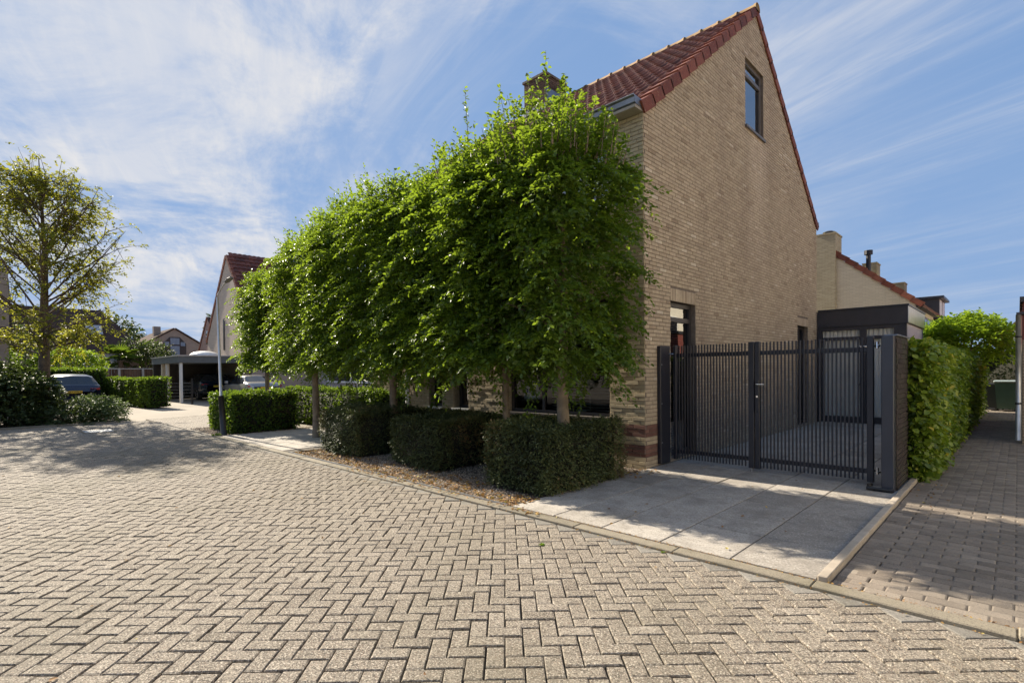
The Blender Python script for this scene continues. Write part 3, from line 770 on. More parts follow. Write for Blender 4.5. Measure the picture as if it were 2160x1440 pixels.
mb = MB(); mb.add(tv, tf); tile_mesh = mb.mesh('roof_tile', [TILE], True)
rotm = Matrix(((1, 0, 0), (0, math.cos(ang), -math.sin(ang)), (0, math.sin(ang), math.cos(ang))))
tl = []
for c in range(int((HL + .0) / TW)):
    for r in range(16):
        x = -.16 - (c + 1) * TW; p = np.array([x, 0, 0]) + E0 + sdir * (r * GA - .08)
        u, v, d = proj(p + sdir * .15); tl.append((d if v > 0 and u > 1040 else 1e5 + d, x, r, p))
tl.sort(key=lambda a: a[0]); rest = MB()
for k, (d, x, r, p) in enumerate(tl):
    tn = min(1, max(0, random.gauss(.5, .22)))
    p = p + sn * random.gauss(0, .002)
    if k < 300:
        o = bpy.data.objects.new('roof_tile', tile_mesh); COL.objects.link(o); o.parent = roofo; o.location = p; o.rotation_euler = (ang + random.gauss(0, .004), 0, random.gauss(0, .004)); o.color = (tn, 0, 0, 1)
    else: rest.add([np.array(rotm @ Vector(v)) + p for v in tv], tf, 0, tn)
ob = rest.build('other_roof_tiles', [TILE], roofo, True); tag(ob, kind='stuff')
def verge_row(parent, x, e0, sdir, sn, slen, mat, n=16, side=0.13, w=0.17, flip=None, drop=.15):
    g = slen / n
    for r in range(n):
        for f in ((1, -1) if flip is not None else (1,)):
            a = np.array(e0) + sdir * (r * g - .09); L = g + .035
            t0, t1 = .052, .022
            P = []
            for s, lift in ((0, t0), (L, t1)):
                b = a + sdir * s
                for (dx, dn) in ((-w, lift + .0), (.035, lift + .006), (.045, lift - .012), (.045, lift - drop - .03), (.018, lift - drop - .03), (.014, lift - .03), (-w, lift - .025)):
                    q = b + sn * dn + np.array([x + dx, 0, 0])
                    if f == -1: q = np.array([q[0], flip - q[1], q[2]])
                    P.append(q)
            k = 7; F = [(i, (i + 1) % k, k + (i + 1) % k, k + i) for i in range(k)] + [tuple(range(k)), tuple(range(k, 2 * k))[::-1]]
            mb = MB(); mb.add(P, F, 0, min(1, max(0, random.gauss(.5, .28)))); mb.build('verge_tile', mat, parent)
verge_row(roofo, 0.0, E0, sdir, sn, slen, VERGE, flip=HW)
# rear tiles: one plain course so that the far slope has its thickness
ridge_z = E0[2] + sdir[2] * slen
k = 0; x = .06
while x > -HL:
    mb = MB(); L = .40; rings = []
    V = []; F = []
    for s, rr in ((0, .125), (.05, .122), (.055, .108), (L + .03, .104)):
        for i in range(9):
            a = PI * (i / 8.0) * 1.16 - .08 * PI; V.append((x - s, HW / 2 + math.cos(a) * rr * 1.05, ridge_z - .045 + math.sin(a) * rr))
    for s in range(3):
        for i in range(8): F.append((s * 9 + i, s * 9 + i + 1, s * 9 + 10 + i, s * 9 + 9 + i))
    F.append(tuple(range(9)))
    mb.add(V, F, 0, random.random()); mb.build('ridge_tile', RIDGE, roofo, True); x -= L
# gutter
m = MB(); pr_ = [(-.015, 5.46), (-.27, 5.465), (-.283, 5.475), (-.293, 5.462), (-.283, 5.449), (-.258, 5.44), (-.25, 5.37), (-.21, 5.345), (-.015, 5.345)]
n = len(pr_); V = [(-HL, y, z) for y, z in pr_] + [(.012, y, z) for y, z in pr_]
m.add(V, [(i, (i + 1) % n, n + (i + 1) % n, n + i) for i in range(n)] + [tuple(range(n)), tuple(range(n, 2 * n))[::-1]]); g = m.build('gutter', ZINC, house)
m = MB(); m.box((-HL, -.24, 5.30), (.004, -.012, 5.343)); m.build('gutter_board', SOFFIT, g)
for x in (-.95, -3.2, -6.1): m = MB(); m.box((x, -.286, 5.355), (x + .03, -.252, 5.46)); m.build('gutter_clip', ZINC, g)
m = MB(); pr2 = [(HW + .012, 5.36), (HW + .14, 5.42), (HW + .17, 5.52), (HW + .155, 5.525), (HW + .012, 5.49)]
n = len(pr2); V = [(-HL, y, z) for y, z in pr2] + [(.03, y, z) for y, z in pr2]
m.add(V, [(i, (i + 1) % n, n + (i + 1) % n, n + i) for i in range(n)] + [tuple(range(n)), tuple(range(n, 2 * n))[::-1]]); m.build('gutter', ZINC, house)
# chimney of the house
CHB = mat_pieces('chimney brick', [(0, (0.08, 0.05, 0.035)), (0.5, (0.14, 0.09, 0.06)), (1, (0.22, 0.15, 0.10))], stain=((0.05, 0.04, 0.03), 0.6), stain_scale=2.0, bmp=0.6)
m = MB(); m.box((-6.28, 4.22, 8.5), (-5.47, 5.10, 9.78)); m.box((-6.32, 4.18, 9.78), (-5.43, 5.14, 9.84)); ch = m.build('chimney', MORTAR, house)
rects = lay(-6.28, -5.47, 8.5, 9.76, []); build_bricks(ch, 'y', 4.22, rects, lambda a, b: 0, [CHB], nmax=100)
rects = lay(4.22, 5.10, 8.5, 9.76, []); build_bricks(ch, 'x', -5.47, rects, lambda a, b: 0, [CHB], nmax=100)
m = MB(); m.box((-6.3, 4.205, 8.6), (-5.452, 4.217, 8.98)); m.box((-5.458, 4.205, 8.6), (-5.446, 4.95, 9.42)); m.build('flashing', ZINC, ch)
# windows and doors of the house
def window(name, plane, at, o, fr, parent, frame=DARKFRAME, glass=GLASSDARK, mull=(), trans=(), inset=.09, sill=True, fw=.06):
    a, b, c, d = o
    def Bx(m, u0, u1, z0, z1, k0, k1):
        if plane == 'x': m.box((at - k1, u0, z0), (at - k0, u1, z1))
        else: m.box((u0, at + k0, z0), (u1, at + k1, z1))
    m = MB(); i0, i1 = inset, inset + .06
    Bx(m, a, a + fw, c, d, i0, i1); Bx(m, b - fw, b, c, d, i0, i1); Bx(m, a + fw, b - fw, d - fw, d, i0, i1); Bx(m, a + fw, b - fw, c, c + fw, i0, i1)
    for u in mull: Bx(m, u - fw / 2, u + fw / 2, c + fw, d - fw, i0, i1)
    for z in trans: Bx(m, a + fw, b - fw, z - fw / 2, z + fw / 2, i0 - .004, i1)
    f = m.build(name, frame, parent)
    us = [a + fw] + [u for u in mull] + [b - fw]; zs = [c + fw] + list(trans) + [d - fw]
    for k in range(len(us) - 1):
        for j in range(len(zs) - 1):
            m = MB(); g0 = inset + .03
            p0, p1, q0, q1 = us[k] + (fw / 2 if k else 0), us[k + 1] - (fw / 2 if k < len(us) - 2 else 0), zs[j] + (fw / 2 if j else 0), zs[j + 1] - (fw / 2 if j < len(zs) - 2 else 0)
            if plane == 'x': m.add([(at - g0, p0, q0), (at - g0, p1, q0), (at - g0, p1, q1), (at - g0, p0, q1)], [(0, 1, 2, 3)])
            else: m.add([(p0, at + g0, q0), (p1, at + g0, q0), (p1, at + g0, q1), (p0, at + g0, q1)], [(0, 1, 2, 3)])
            m.build('pane', glass, f)
    if sill:
        m = MB(); Bx(m, a - .03, b + .03, c - .045, c + .004, -.05, inset + .02); m.build('sill', sill if not isinstance(sill, bool) else FRAMEGREY, f)
    return f
MIRROR = mat_glass('bright coated glass', ior=7.0, through=0.3)
window('attic_window', 'x', 0.0, ATT, 0, house, frame=FRAMEGREY, glass=MIRROR, trans=(7.56,), inset=.05, fw=.075)
window('side_window', 'x', 0.0, GW, 0, house, trans=(2.30,), inset=.08, fw=.075, glass=GLASSDARK, sill=False)
window('back_door', 'x', 0.0, BD, 0, house, trans=(), mull=(7.95,), inset=.10, fw=.08, sill=False)
window('front_window', 'y', 0.0, W1, 0, house, mull=(-2.08,), inset=.09, glass=GLASS)
window('front_window', 'y', 0.0, W2, 0, house, inset=.16, sill=WHITE)
window('front_window', 'y', 0.0, W3, 0, house, inset=.16, sill=WHITE)
window('upstairs_window', 'y', 0.0, W4, 0, house, inset=.08, mull=(-1.45,))
window('upstairs_window', 'y', 0.0, W5, 0, house, inset=.08, mull=(-4.5,))
m = MB(); m.tube([(-6.10, -.06, .05), (-6.10, -.06, 5.33)], .045, 10); m.build('downpipe', WHITE, house, True)
# venetian blind, lamp and bag behind the street window
bl = thing('venetian_blind', 'pale venetian blind hanging behind the large street window', 'blind', (-1.36, .26, .75))
for k in range(36):
    z = .80 + k * .0505
    m = MB(); M = Matrix.Translation((0, .26, z)) @ Matrix.Rotation(R_(12), 4, 'X'); m.box((-2.02, -.014, -.0012), (-.68, .014, .0012), M=M); m.build('slat', BLIND, bl)
for x in (-1.75, -1.18, -.78): m = MB(); m.box((x - .0025, .242, .78), (x + .0025, .245, 2.6)); m.build('cord', BLIND, bl)
bl = thing('venetian_blind', 'pale venetian blind behind the narrow side window near the gate', 'blind', (-.24, 1.25, .1))
for k in range(58):
    z = .12 + k * .0405
    m = MB(); m.box((-.254, .9, z), (-.230, 1.62, z + .0025)); m.build('slat', BLIND, bl)
lp = thing('desk_lamp', 'white articulated desk lamp inside the street window', 'lamp', (-1.5, .6, 1.0))
m = MB(); m.box((-1.95, .45, .70), (-.8, .95, .74)); dk = m.build('table', ROOM); tag(dk, 'dark table standing inside the street window', 'table')
m = MB(); m.tube([(-1.62, .6, .742), (-1.62, .6, .76)], [.09, .08], 14); m.build('base', WHITE, lp)
m = MB(); m.tube([(-1.62, .6, .75), (-1.70, .6, 1.15), (-1.60, .6, 1.43)], .013, 8); m.build('arm', WHITE, lp)
m = MB(); m.tube([(-1.62, .6, 1.43), (-1.55, .6, 1.36), (-1.46, .6, 1.27), (-1.40, .6, 1.22)], [.03, .035, .05, .075], 12); m.build('shade', WHITE, lp, True)
BAG = mat_plain('plastic bag', (0.55, 0.6, 0.63), 0.4)
m = MB()
NB = 10
V = []; F = []
for j in range(NB):
    z = .95 + j * .036; 
    for i in range(16):
        a = 2 * PI * i / 16; rx = .20 * (1 - .012 * j) + .015 * math.sin(3 * a + j * .8); ry = .09 * (1 - .03 * j) + .012 * math.sin(4 * a + j)
        zz_ = z + (.05 * math.sin(2.3 * a + 1) if j == NB - 1 else 0)
        V.append((-2.66 + rx * math.cos(a), .42 + ry * math.sin(a), zz_))
for j in range(NB - 1):
    for i in range(16): F.append((j * 16 + i, j * 16 + (i + 1) % 16, (j + 1) * 16 + (i + 1) % 16, (j + 1) * 16 + i))
m.add(V, F); bag = m.build('plastic_bag', BAG, None, True); tag(bag, 'white plastic bag with blue print inside the street window', 'bag')
BLUEP = mat_plain('blue print', (0.06, 0.13, 0.30), 0.5)
for k, (x0, w_) in enumerate(((-2.76, .03), (-2.71, .05), (-2.64, .03), (-2.59, .05))):
    m = MB(); m.box((x0, .318, 1.06), (x0 + w_, .322, 1.15)); m.build('print', BLUEP, bag)
m = MB(); m.box((-2.86, .31, .90), (-2.46, .53, .95)); dk = m.build('shelf', ROOM); tag(dk, 'dark shelf under the plastic bag inside the window', 'shelf')

# ------------------------------------------------------------------ annex behind the gate
ax = thing('annex', 'dark flat roofed garden annex with curtained glass doors behind the gate', 'annex', (1.0, 10.8, 0))
AY = 9.42; AX = 1.98
m = MB(); m.box((.002, AY - .03, 2.60), (AX + .03, AY + 3.2, 3.04)); fb = m.build('fascia', FASCIA, ax)
m = MB(); m.box((.004, AY - .055, 3.04), (AX + .055, AY + 3.25, 3.085)); m.build('roof_trim', ANTH, fb)
m = MB(); m.box((AX + .032, AY - .026, 2.62), (AX + .042, AY + 3.2, 3.03)); m.build('side_cladding', PALEMETAL, fb)
m = MB()
for a, b in ((.004, .09), (.98, 1.12), (1.72, AX)): m.box((a, AY, .05), (b, AY + .12, 2.60))
m.box((.09, AY + .004, 2.50), (1.72, AY + .1, 2.60)); m.box((.09, AY + .004, -.06), (1.72, AY + .1, .17)); m.box((-.22, HW + .012, -.06), (.004, AY + .3, 3.03)); m.box((.004, AY + .002, -.06), (AX, AY + .12, .05))
m.box((.09, AY + .004, 2.24), (.98, AY + .1, 2.32)); m.box((1.12, AY + .004, 2.24), (1.72, AY + .1, 2.32)); m.build('door_frame', FASCIA, ax)
for a, b in ((.09, .98), (1.12, 1.72)):
    for c, d in ((.17, 2.24), (2.32, 2.50)):
        m = MB(); m.add([(a, AY + .06, c), (b, AY + .06, c), (b, AY + .06, d), (a, AY + .06, d)], [(0, 1, 2, 3)]); m.build('pane', CLEAR, ax)
m = MB(); m.box((AX - .12, AY + .1, .02), (AX, AY + 3.2, 2.60)); m.box((.02, AY + 3.0, .02), (AX, AY + 3.1, 2.6)); m.build('side_wall', WHITEWALL, ax)
m = MB(); m.box((.95, AY + .02, 1.02), (.97, AY - .05, 1.06)); m.build('door_handle', CHROME, ax)
def curtain(x0, x1, y, z0, z1, label):
    n = int((x1 - x0) / .012); V = []; F = []
    for i in range(n + 1):
        x = x0 + (x1 - x0) * i / n; k = .03 * math.sin(x * 62 + .6 * math.sin(x * 17)) + .008 * math.sin(x * 131)
        V += [(x, y + k, z0), (x, y + k * .8, z1)]
    for i in range(n): F.append((2 * i, 2 * i + 2, 2 * i + 3, 2 * i + 1))
    m = MB(); m.add(V, F); o = m.build('curtain', CURTAIN, None, True); tag(o, label, 'curtain')
curtain(.08, 1.0, AY + .125, .1, 2.58, 'long pale curtain behind the left glass door of the annex')
curtain(1.1, 1.76, AY + .125, .1, 2.58, 'long pale curtain behind the right glass door of the annex')

# ------------------------------------------------------------------ gate
GY = .75
gate = thing('driveway_gate', 'black double gate of thin vertical slats across the driveway', 'gate', (1.4, GY, 0))
m = MB(); m.bbox((.012, .34, .02), (.075, .64, 1.84), .006); wp = m.build('wall_post', ANTH, gate)
for z in (.35, .95, 1.55): m = MB(); m.tube([(.074, .37, z), (.082, .37, z)], .009, 8); m.build('bolt', GALV, wp)
def leaf(x0, x1, stile_l, stile_r, n, ox):
    p = GY
    for a, b in (stile_l, stile_r):
        m = MB(); m.bbox((a, p - .035, .055), (b, p + .035, 1.855), .005); m.build('stile', ANTH, gate)
    for z in (.185, 1.695):
        m = MB(); m.bbox((stile_l[1], p - .005, z - .03), (stile_r[0], p + .03, z + .03), .004); m.build('rail', ANTH, gate)
    pitch = (stile_r[0] - stile_l[1]) / (n + 1)
    for k in range(n):
        x = stile_l[1] + pitch * (k + 1); m = MB(); m.bbox((x - .0095, p - .027, .075), (x + .0095, p - .006, 1.845), .003); m.build('slat', ANTH, gate)
leaf(.08, 1.28, (.085, .135), (1.235, 1.315), 23, 0)
leaf(1.32, 2.72, (1.325, 1.39), (2.655, 2.725), 26, 0)
m = MB(); m.bbox((1.335, GY - .048, .86), (1.385, GY - .034, 1.32), .004); lk = m.build('lock_case', ANTH, gate)
m = MB(); m.tube([(1.36, GY - .045, 1.25), (1.36, GY - .085, 1.25), (1.47, GY - .09, 1.25)], .0095, 8); m.build('handle', CHROME, lk)
m = MB(); m.tube([(1.36, GY - .046, 1.08), (1.36, GY - .052, 1.08)], .014, 10); m.build('keyhole', CHROME, lk)
m = MB(); m.tube([(1.275, GY - .02, -.02), (1.275, GY - .02, .12)], .008, 8); m.build('drop_bolt', GALV, gate)
for z in (1.735, .20):
    m = MB(); m.tube([(2.55, GY + .02, z), (2.74, GY + .01, z)], .009, 8); m.tube([(2.735, GY, z), (2.80, .66, z)], .012, 8); m.tube([(2.765, .70, z - .03), (2.765, .70, z + .05)], .018, 10); m.build('hinge', CHROME, gate)
for z in (1.72, .20):
    m = MB(); m.tube([(.074, .60, z), (.10, .72, z)], .010, 8); m.build('hinge', CHROME, gate)
m = MB(); m.bbox((2.84, .48, 0), (2.962, .60, 1.845), .006); gp = m.build('gate_post', ANTHPOST, gate)
m = MB(); m.tube([(2.70, .44, .035), (2.96, .44, .035)], .022, 12); m.tube([(2.715, .47, .05), (2.73, .56, .06)], .018, 8); m.tube([(2.725, .455, .03), (2.725, .455, .085)], .022, 10); m.box((2.76, .45, .0), (2.95, .52, .02)); m.build('ground_closer', BLACK, gp)
# dark brick garden wall behind the gate post
gw = thing('garden_wall', 'dark brick garden wall behind the grey gate post beside the ivy', 'wall', (2.91, 1.1, 0))
m = MB(); m.box((2.86, .605, -.03), (2.965, 1.50, 1.84)); c_ = m.build('wall_body', mat_plain('dark mortar', (0.035, 0.03, 0.028), 0.95), gw)
build_bricks(c_, 'x', 2.965, lay(.61, 1.50, .0, 1.80, []), lambda a, b: 0, [DARKBRICK], nmax=200)
m = MB(); m.bbox((2.85, .60, 1.842), (2.985, 1.53, 1.862), .004); m.build('coping', ZINC, gw)

# ------------------------------------------------------------------ pruned hornbeams along the street
def hornbeam(label, tx, ty, lo, hi, twigs, shoots, r=.07, top=.25, seed=0, gap=True):
    t = thing('hornbeam_tree', label, 'tree', (tx, ty, 0), 'pruned hornbeams in front of the brick house')
    m = MB(); zt = hi[2] - .5
    pts = [(tx, ty, -.05), (tx + .02, ty, .5), (tx - .015, ty + .01, 1.1), (tx, ty, 1.8), (tx + .03, ty, 2.6), (tx, ty, zt)]
    m.tube(pts, [r * 1.15, r, r * .95, r * .85, r * .6, r * .2], 12)
    m.build('trunk', GREYBARK, t, True)
    m = MB()
    for k in range(26):
        z = random.uniform(lo[2] + .15, hi[2] - .3); a = random.uniform(0, 2 * PI)
        ex = tx + (hi[0] - lo[0]) * .46 * math.cos(a); ey = ty + (hi[1] - lo[1]) * .46 * math.sin(a)
        ex = min(max(ex, lo[0] + .1), hi[0] - .1); ey = min(max(ey, lo[1] + .1), hi[1] - .1); ez = min(z + random.uniform(.1, .6), hi[2] - .1)
        m.tube([(tx, ty, z - .15), ((tx + ex) / 2 + random.gauss(0, .08), (ty + ey) / 2 + random.gauss(0, .08), (z + ez) / 2), (ex, ey, ez)], [.02, .013, .004], 5)
    m.build('branches', BARK, t)
    # leafy background of the clipped crown, set back
    n = int(twigs * .50)
    P, N = block_surface(n, lo, hi, .45, (.8, 1, 1.25, .6, .35, .9))
    P = P + N * (lumps(P, 1.5) * .12 - .27 + rng.normal(0, .06, n))[:, None]
    topm = (N[:, 2] > .55)
    P[topm, 2] += .16 + .18 * lumps(P[topm], 2.4)
    A = sprays(P[~topm], N[~topm], 9, .28, .070, droop=.35, up=.1)
    B = sprays(P[topm], N[topm], 10, .36, .070, droop=.05, up=.7, wander=.5)
    # boughs: flat leafy fronds pushing out of the face in layers, with dark gaps between them
    nb = int(twigs * .105)
    Q, M_ = block_surface(nb, lo, hi, .45, (.8, 1.1, 1.35, .35, .30, .55))
    Q = Q + M_ * (lumps(Q, 1.5) * .12 + lumps(Q, 4.0) * .06 - .12)[:, None]
    Dv = unit(M_ * np.array([1, 1, .35]) + rng.normal(0, .38, (nb, 3)) * np.array([1, 1, .5]) + np.array([0, 0, .06]))
    Sd = unit(np.cross(Dv, np.array([0, 0, 1.0]) + rng.normal(0, .22, (nb, 3))))
    Lb = rng.uniform(.30, .62, nb); dr = rng.uniform(.25, .8, nb)
    tp, td = [], []
    for jb in range(11):
        sb = (jb + 1) / 11
        pos = Q - M_ * .22 + Dv * (Lb * sb)[:, None] - np.array([0, 0, 1.0]) * (dr * Lb * sb * sb)[:, None]
        tp.append(pos); td.append(unit(Dv * .65 + Sd * (1 if jb % 2 else -1) * (.85 - .4 * sb) - np.array([0, 0, .5]) * (dr * sb)[:, None]))
    A2 = sprays(np.concatenate(tp), np.concatenate(td), 6, .17, .074, droop=.30, up=.0, wander=.18, spread=.55)
    d = np.array(hi) - np.array(lo); nc = int(d.prod() * 700)
    Pc = np.array(lo) + .12 + rng.random((nc, 3)) * (d - .24)
    Cc = loose(Pc, unit(rng.normal(0, 1, (nc, 3))), .075)
    ls = [A, B, A2, Cc]
    # young shoots standing above the clipped top
    sp_, sn_ = [], []
    for (sx, sy, h, lean) in shoots:
        nseg = int(h / .05); base = np.array([sx, sy, hi[2] - .15]); dirv = unit(np.array([lean[0], lean[1], 1.0]))
        for k in range(nseg):
            s = k / nseg * h
            p = base + dirv * s + np.array([lean[0] * .3 * s * s, lean[1] * .3 * s * s, 0])
            for q in range(5 if s < h * .45 else 3 if s < h * .8 else 2): sp_.append(p + rng.normal(0, .03 * (1.3 - s / h), 3)); sn_.append(unit(rng.normal(0, 1, 3) * np.array([1, 1, .4]) + np.array([0, 0, .35])))
    if sp_:
        sp_ = np.array(sp_); sn_ = np.array(sn_)
        ls.append([sp_, sn_, np.tile([0, 0, 1.0], (len(sp_), 1)) + rng.normal(0, .5, (len(sp_), 3)), .07 * rng.uniform(.6, 1.25, len(sp_))])
        ms = MB()
        for (sx, sy, h, lean) in shoots:
            dirv = unit(np.array([lean[0], lean[1], 1.0])); b = np.array([sx, sy, hi[2] - .3])
            ms.tube([b, b + dirv * h * .6, b + dirv * (h + .12) + np.array([lean[0], lean[1], 0]) * .3 * h * h], [.008, .005, .002], 4)
        tag(ms.build('shoots', GREYBARK, t), kind='stuff')
    L = joinl(*ls)
    tone = np.clip(rng.normal(.43, .2, len(L[0])) + .24 * np.clip((L[0][:, 2] - hi[2] + .5) / .8, -.3, 1.2) + .10 * lumps(L[0], 2.0), 0, 1)  # leaf tone rises towards the crown top: sunlight put into the colour
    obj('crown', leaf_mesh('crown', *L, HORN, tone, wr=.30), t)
    return t
def rsh(lo, hi, n, h0, h1):
    return [(random.uniform(lo[0] + .15, hi[0] - .15), random.uniform(lo[1] + .1, hi[1] - .1), random.uniform(h0, h1), (random.gauss(0, .18), random.gauss(0, .14))) for _ in range(n)]
def peak(cx, cy, rx, ry, n, h, lean=.25):
    out = []
    for _ in range(n):
        r = math.sqrt(random.random()); a = random.uniform(0, 2 * PI)
        out.append((cx + rx * r * math.cos(a), cy + ry * r * math.sin(a), max(.25, h * (1 - r) ** .8 * random.uniform(.7, 1.1) + .2), (r * math.cos(a) * lean + random.gauss(0, .06), r * math.sin(a) * lean + random.gauss(0, .06))))
    return out
b1 = ((-1.75, -2.42, 1.40), (.34, -.55, 4.42)); b2 = ((-3.75, -2.45, 1.44), (-.95, -.62, 4.55)); b3 = ((-6.5, -2.42, 1.44), (-2.8, -.66, 4.58)); b4 = ((-8.3, -2.3, 1.44), (-5.5, -.7, 4.52)); b5 = ((-11.35, -2.1, 1.50), (-9.75, -.95, 4.15))
hornbeam('pruned hornbeam nearest the gate, its crown against the house corner', -.33, -1.55, *b1, 2750, peak(-.66, -1.5, 1.15, .8, 110, 1.15) + rsh(*b1, 16, .3, .6) + [(-.62, -1.5, 1.55, (.02, -.02)), (-.75, -1.55, 1.4, (-.08, 0)), (-.42, -1.45, 1.1, (.08, 0)), (-.6, -1.3, 1.2, (0, .05)), (-.2, -1.6, .8, (.12, 0)), (-1.3, -1.5, 1.1, (-.22, .0)), (.2, -1.3, .6, (.1, .1))], r=.085)
hornbeam('pruned hornbeam standing before the large street window, second from the gate', -1.50, -1.45, *b2, 2900, peak(-2.1, -1.5, .95, .8, 60, .6) + rsh(*b2, 10, .3, .6) + [(-2.2, -1.5, 1.6, (-.04, 0)), (-1.65, -1.5, 1.35, (.08, 0)), (-2.5, -1.6, .95, (-.35, 0)), (-1.8, -1.5, .95, (.1, 0))], r=.055)
hornbeam('wide pruned hornbeam in the middle of the row', -4.45, -1.5, *b3, 3700, rsh(*b3, 70, .12, .38), r=.075)
hornbeam('pruned hornbeam beside the parking bay, fourth from the gate', -7.6, -1.55, *b4, 2850, rsh(*b4, 50, .12, .35), r=.075)
hornbeam('small pruned hornbeam on a bare trunk by the lamp post', -10.33, -1.6, *b5, 1900, rsh(*b5, 30, .12, .3), r=.06)

# ------------------------------------------------------------------ hedges
G1 = 'clipped yew hedges on the gravel bed'
hedge('yew_hedge', 'clipped dark yew hedge block nearest the driveway', (-1.02, -2.42, 0), (.12, -.72, .83), YEW, .040, 1700, .05, group=G1, bulge=.06, rnd=.14, spray=4, faces=(.5, 1, 1, .2, .02, .9))
hedge('yew_hedge', 'clipped yew hedge block between the other two on the gravel', (-3.45, -2.30, 0), (-2.10, -1.0, .79), YEW, .038, 1500, .045, group=G1, bulge=.05, rnd=.12, spray=4, faces=(.3, 1, 1, .1, .02, .9))
hedge('yew_hedge', 'clipped yew hedge block beside the parking bay', (-5.70, -2.42, 0), (-4.20, -.95, .82), YEW, .038, 1400, .045, group=G1, bulge=.05, rnd=.12, spray=4, faces=(.5, 1, 1, .1, .02, .9))
hedge('yew_hedge', 'long low yew hedge under the street windows', (-5.55, -.92, 0), (-1.03, -.42, .74), YEW, .042, 3000, .03, group=G1, faces=(.3, .5, 1, .1, .02, 1))
hedge('beech_hedge', 'green leafy hedge with bright top beside the lamp post', (-11.9, -2.62, 0), (-9.85, -.9, 1.0), BEECH, .075, 900, .05, bulge=.05, faces=(.4, 1, 1, .2, .02, 1), simple=False)
hedge('beech_hedge', 'long leafy hedge behind the parking bay', (-12.4, -.32, 0), (-6.18, .28, 1.06), BEECH, .065, 1000, .04, bulge=.03, faces=(.4, 1, 1, .1, .02, 1.4), simple=False)

# gravel, litter, weeds
def stones(name, regions, n, smin, smax, zlift, mat, parent=None):
    V = []; F = []; T = []
    oc = np.array([(1, 0, 0), (-1, 0, 0), (0, 1, 0), (0, -1, 0), (0, 0, 1), (0, 0, -1)], float)
    of = [(0, 2, 4), (2, 1, 4), (1, 3, 4), (3, 0, 4), (2, 0, 5), (1, 2, 5), (3, 1, 5), (0, 3, 5)]
    Vs = []; Fs = []
    for k in range(n):
        r = random.choices(regions, [(g[2] - g[0]) * (g[3] - g[1]) for g in regions])[0]
        x, y = random.uniform(r[0], r[2]), random.uniform(r[1], r[3]); s = random.uniform(smin, smax)
        sc = np.array([random.uniform(.7, 1.3), random.uniform(.7, 1.2), random.uniform(.45, .8)]) * s; a = random.uniform(0, 6.28)
        v = oc * sc; v = np.stack([v[:, 0] * math.cos(a) - v[:, 1] * math.sin(a), v[:, 0] * math.sin(a) + v[:, 1] * math.cos(a), v[:, 2]], 1) + rng.normal(0, s * .12, (6, 3)) + [x, y, r[4] + sc[2] * .5 + zlift]
        Fs.append(np.array(of) + 6 * k); Vs.append(v); T += [min(1, max(0, random.gauss(.5, .25)))] * 8
    me = mesh_np(name, np.concatenate(Vs), np.concatenate(Fs), [mat], T)
    o = obj(name, me, parent)
    return o
gr = stones('gravel', [(-5.78, -2.915, -.85, -2.2, -.022), (-.9, -2.915, -.03, -2.35, -.022), (-2.2, -2.3, -.9, -.9, -.022), (-4.3, -2.3, -3.3, -1.0, -.022), (-.05, -2.3, .04, -.05, -.012), (-5.78, -2.4, -5.6, -.6, -.022), (-.8, -.75, -.02, -.05, -.022)], 12500, .006, .014, 0, GRAVEL)
tag(gr, 'pale gravel under the clipped yew hedges', 'gravel', kind='stuff')
gr = stones('gravel', [(-12.5, -2.9, -9.75, -2.4, -.022), (-10.2, -2.9, -9.75, -.5, -.022), (-9.7, -.53, -5.85, -.25, -.022)], 2600, .012, .022, 0, GRAVEL)
tag(gr, 'gravel strip beside the parking bay hedges', 'gravel', kind='stuff')
def litter(name, regions, n, size, label, mat=LITTER):
    P = []; 
    for k in range(n):
        r = random.choices(regions, [g[5] for g in regions])[0]; P.append((random.uniform(r[0], r[2]), random.uniform(r[1], r[3]), r[4] + random.uniform(.002, .012)))
    P = np.array(P); A = rng.normal(0, 1, (n, 3)) * [1, 1, .15]; N = np.tile([0, 0, 1.0], (n, 1)) + rng.normal(0, .3, (n, 3))
    o = obj(name, leaf_mesh(name, P, A, N, size * rng.uniform(.5, 1.3, n), mat, np.clip(rng.normal(.5, .25, n), 0, 1), wr=.3)); tag(o, label, 'leaves', kind='stuff')
litter('fallen_leaves', [(-5.75, -2.91, -.1, -2.6, -.006, 5), (-5.75, -2.6, -4.2, -2.35, -.006, 1.2), (-4.3, -2.6, -.9, -2.2, -.006, 1.5), (-.25, -2.9, .12, -2.5, 0, .8), (-3.4, -3.06, .5, -2.93, .004, .9), (.0, -.8, .35, -.1, .008, .35)], 1500, .045, 'brown and yellow fallen leaves on the gravel edge')
litter('scattered_leaves', [(-7, -7, 3, -3.1, -.018, 1), (.1, -2.8, 2.9, .6, .006, .5), (3.1, -2.8, 4.2, 6, -.008, .7), (3.05, .2, 3.35, 6, -.008, .9)], 150, .035, 'few dry leaves scattered over paving')
litter('joint_debris', [(-3.2, -2.945, 3.0, -2.92, -.004, 1), (.04, -2.95, 3.0, -2.925, -.002, 1), (-6, -3.10, 5.0, -3.062, -.02, 1.6), (3.0, -2.94, 5, -2.9, -.006, .8)], 900, .016, 'dry litter in the joint behind the kerb')
WEED = mat_leaf('weed', [(0, (0.05, 0.11, 0.01)), (1, (0.12, 0.22, 0.02))], (0.3, 0.45, 0.03), .3)
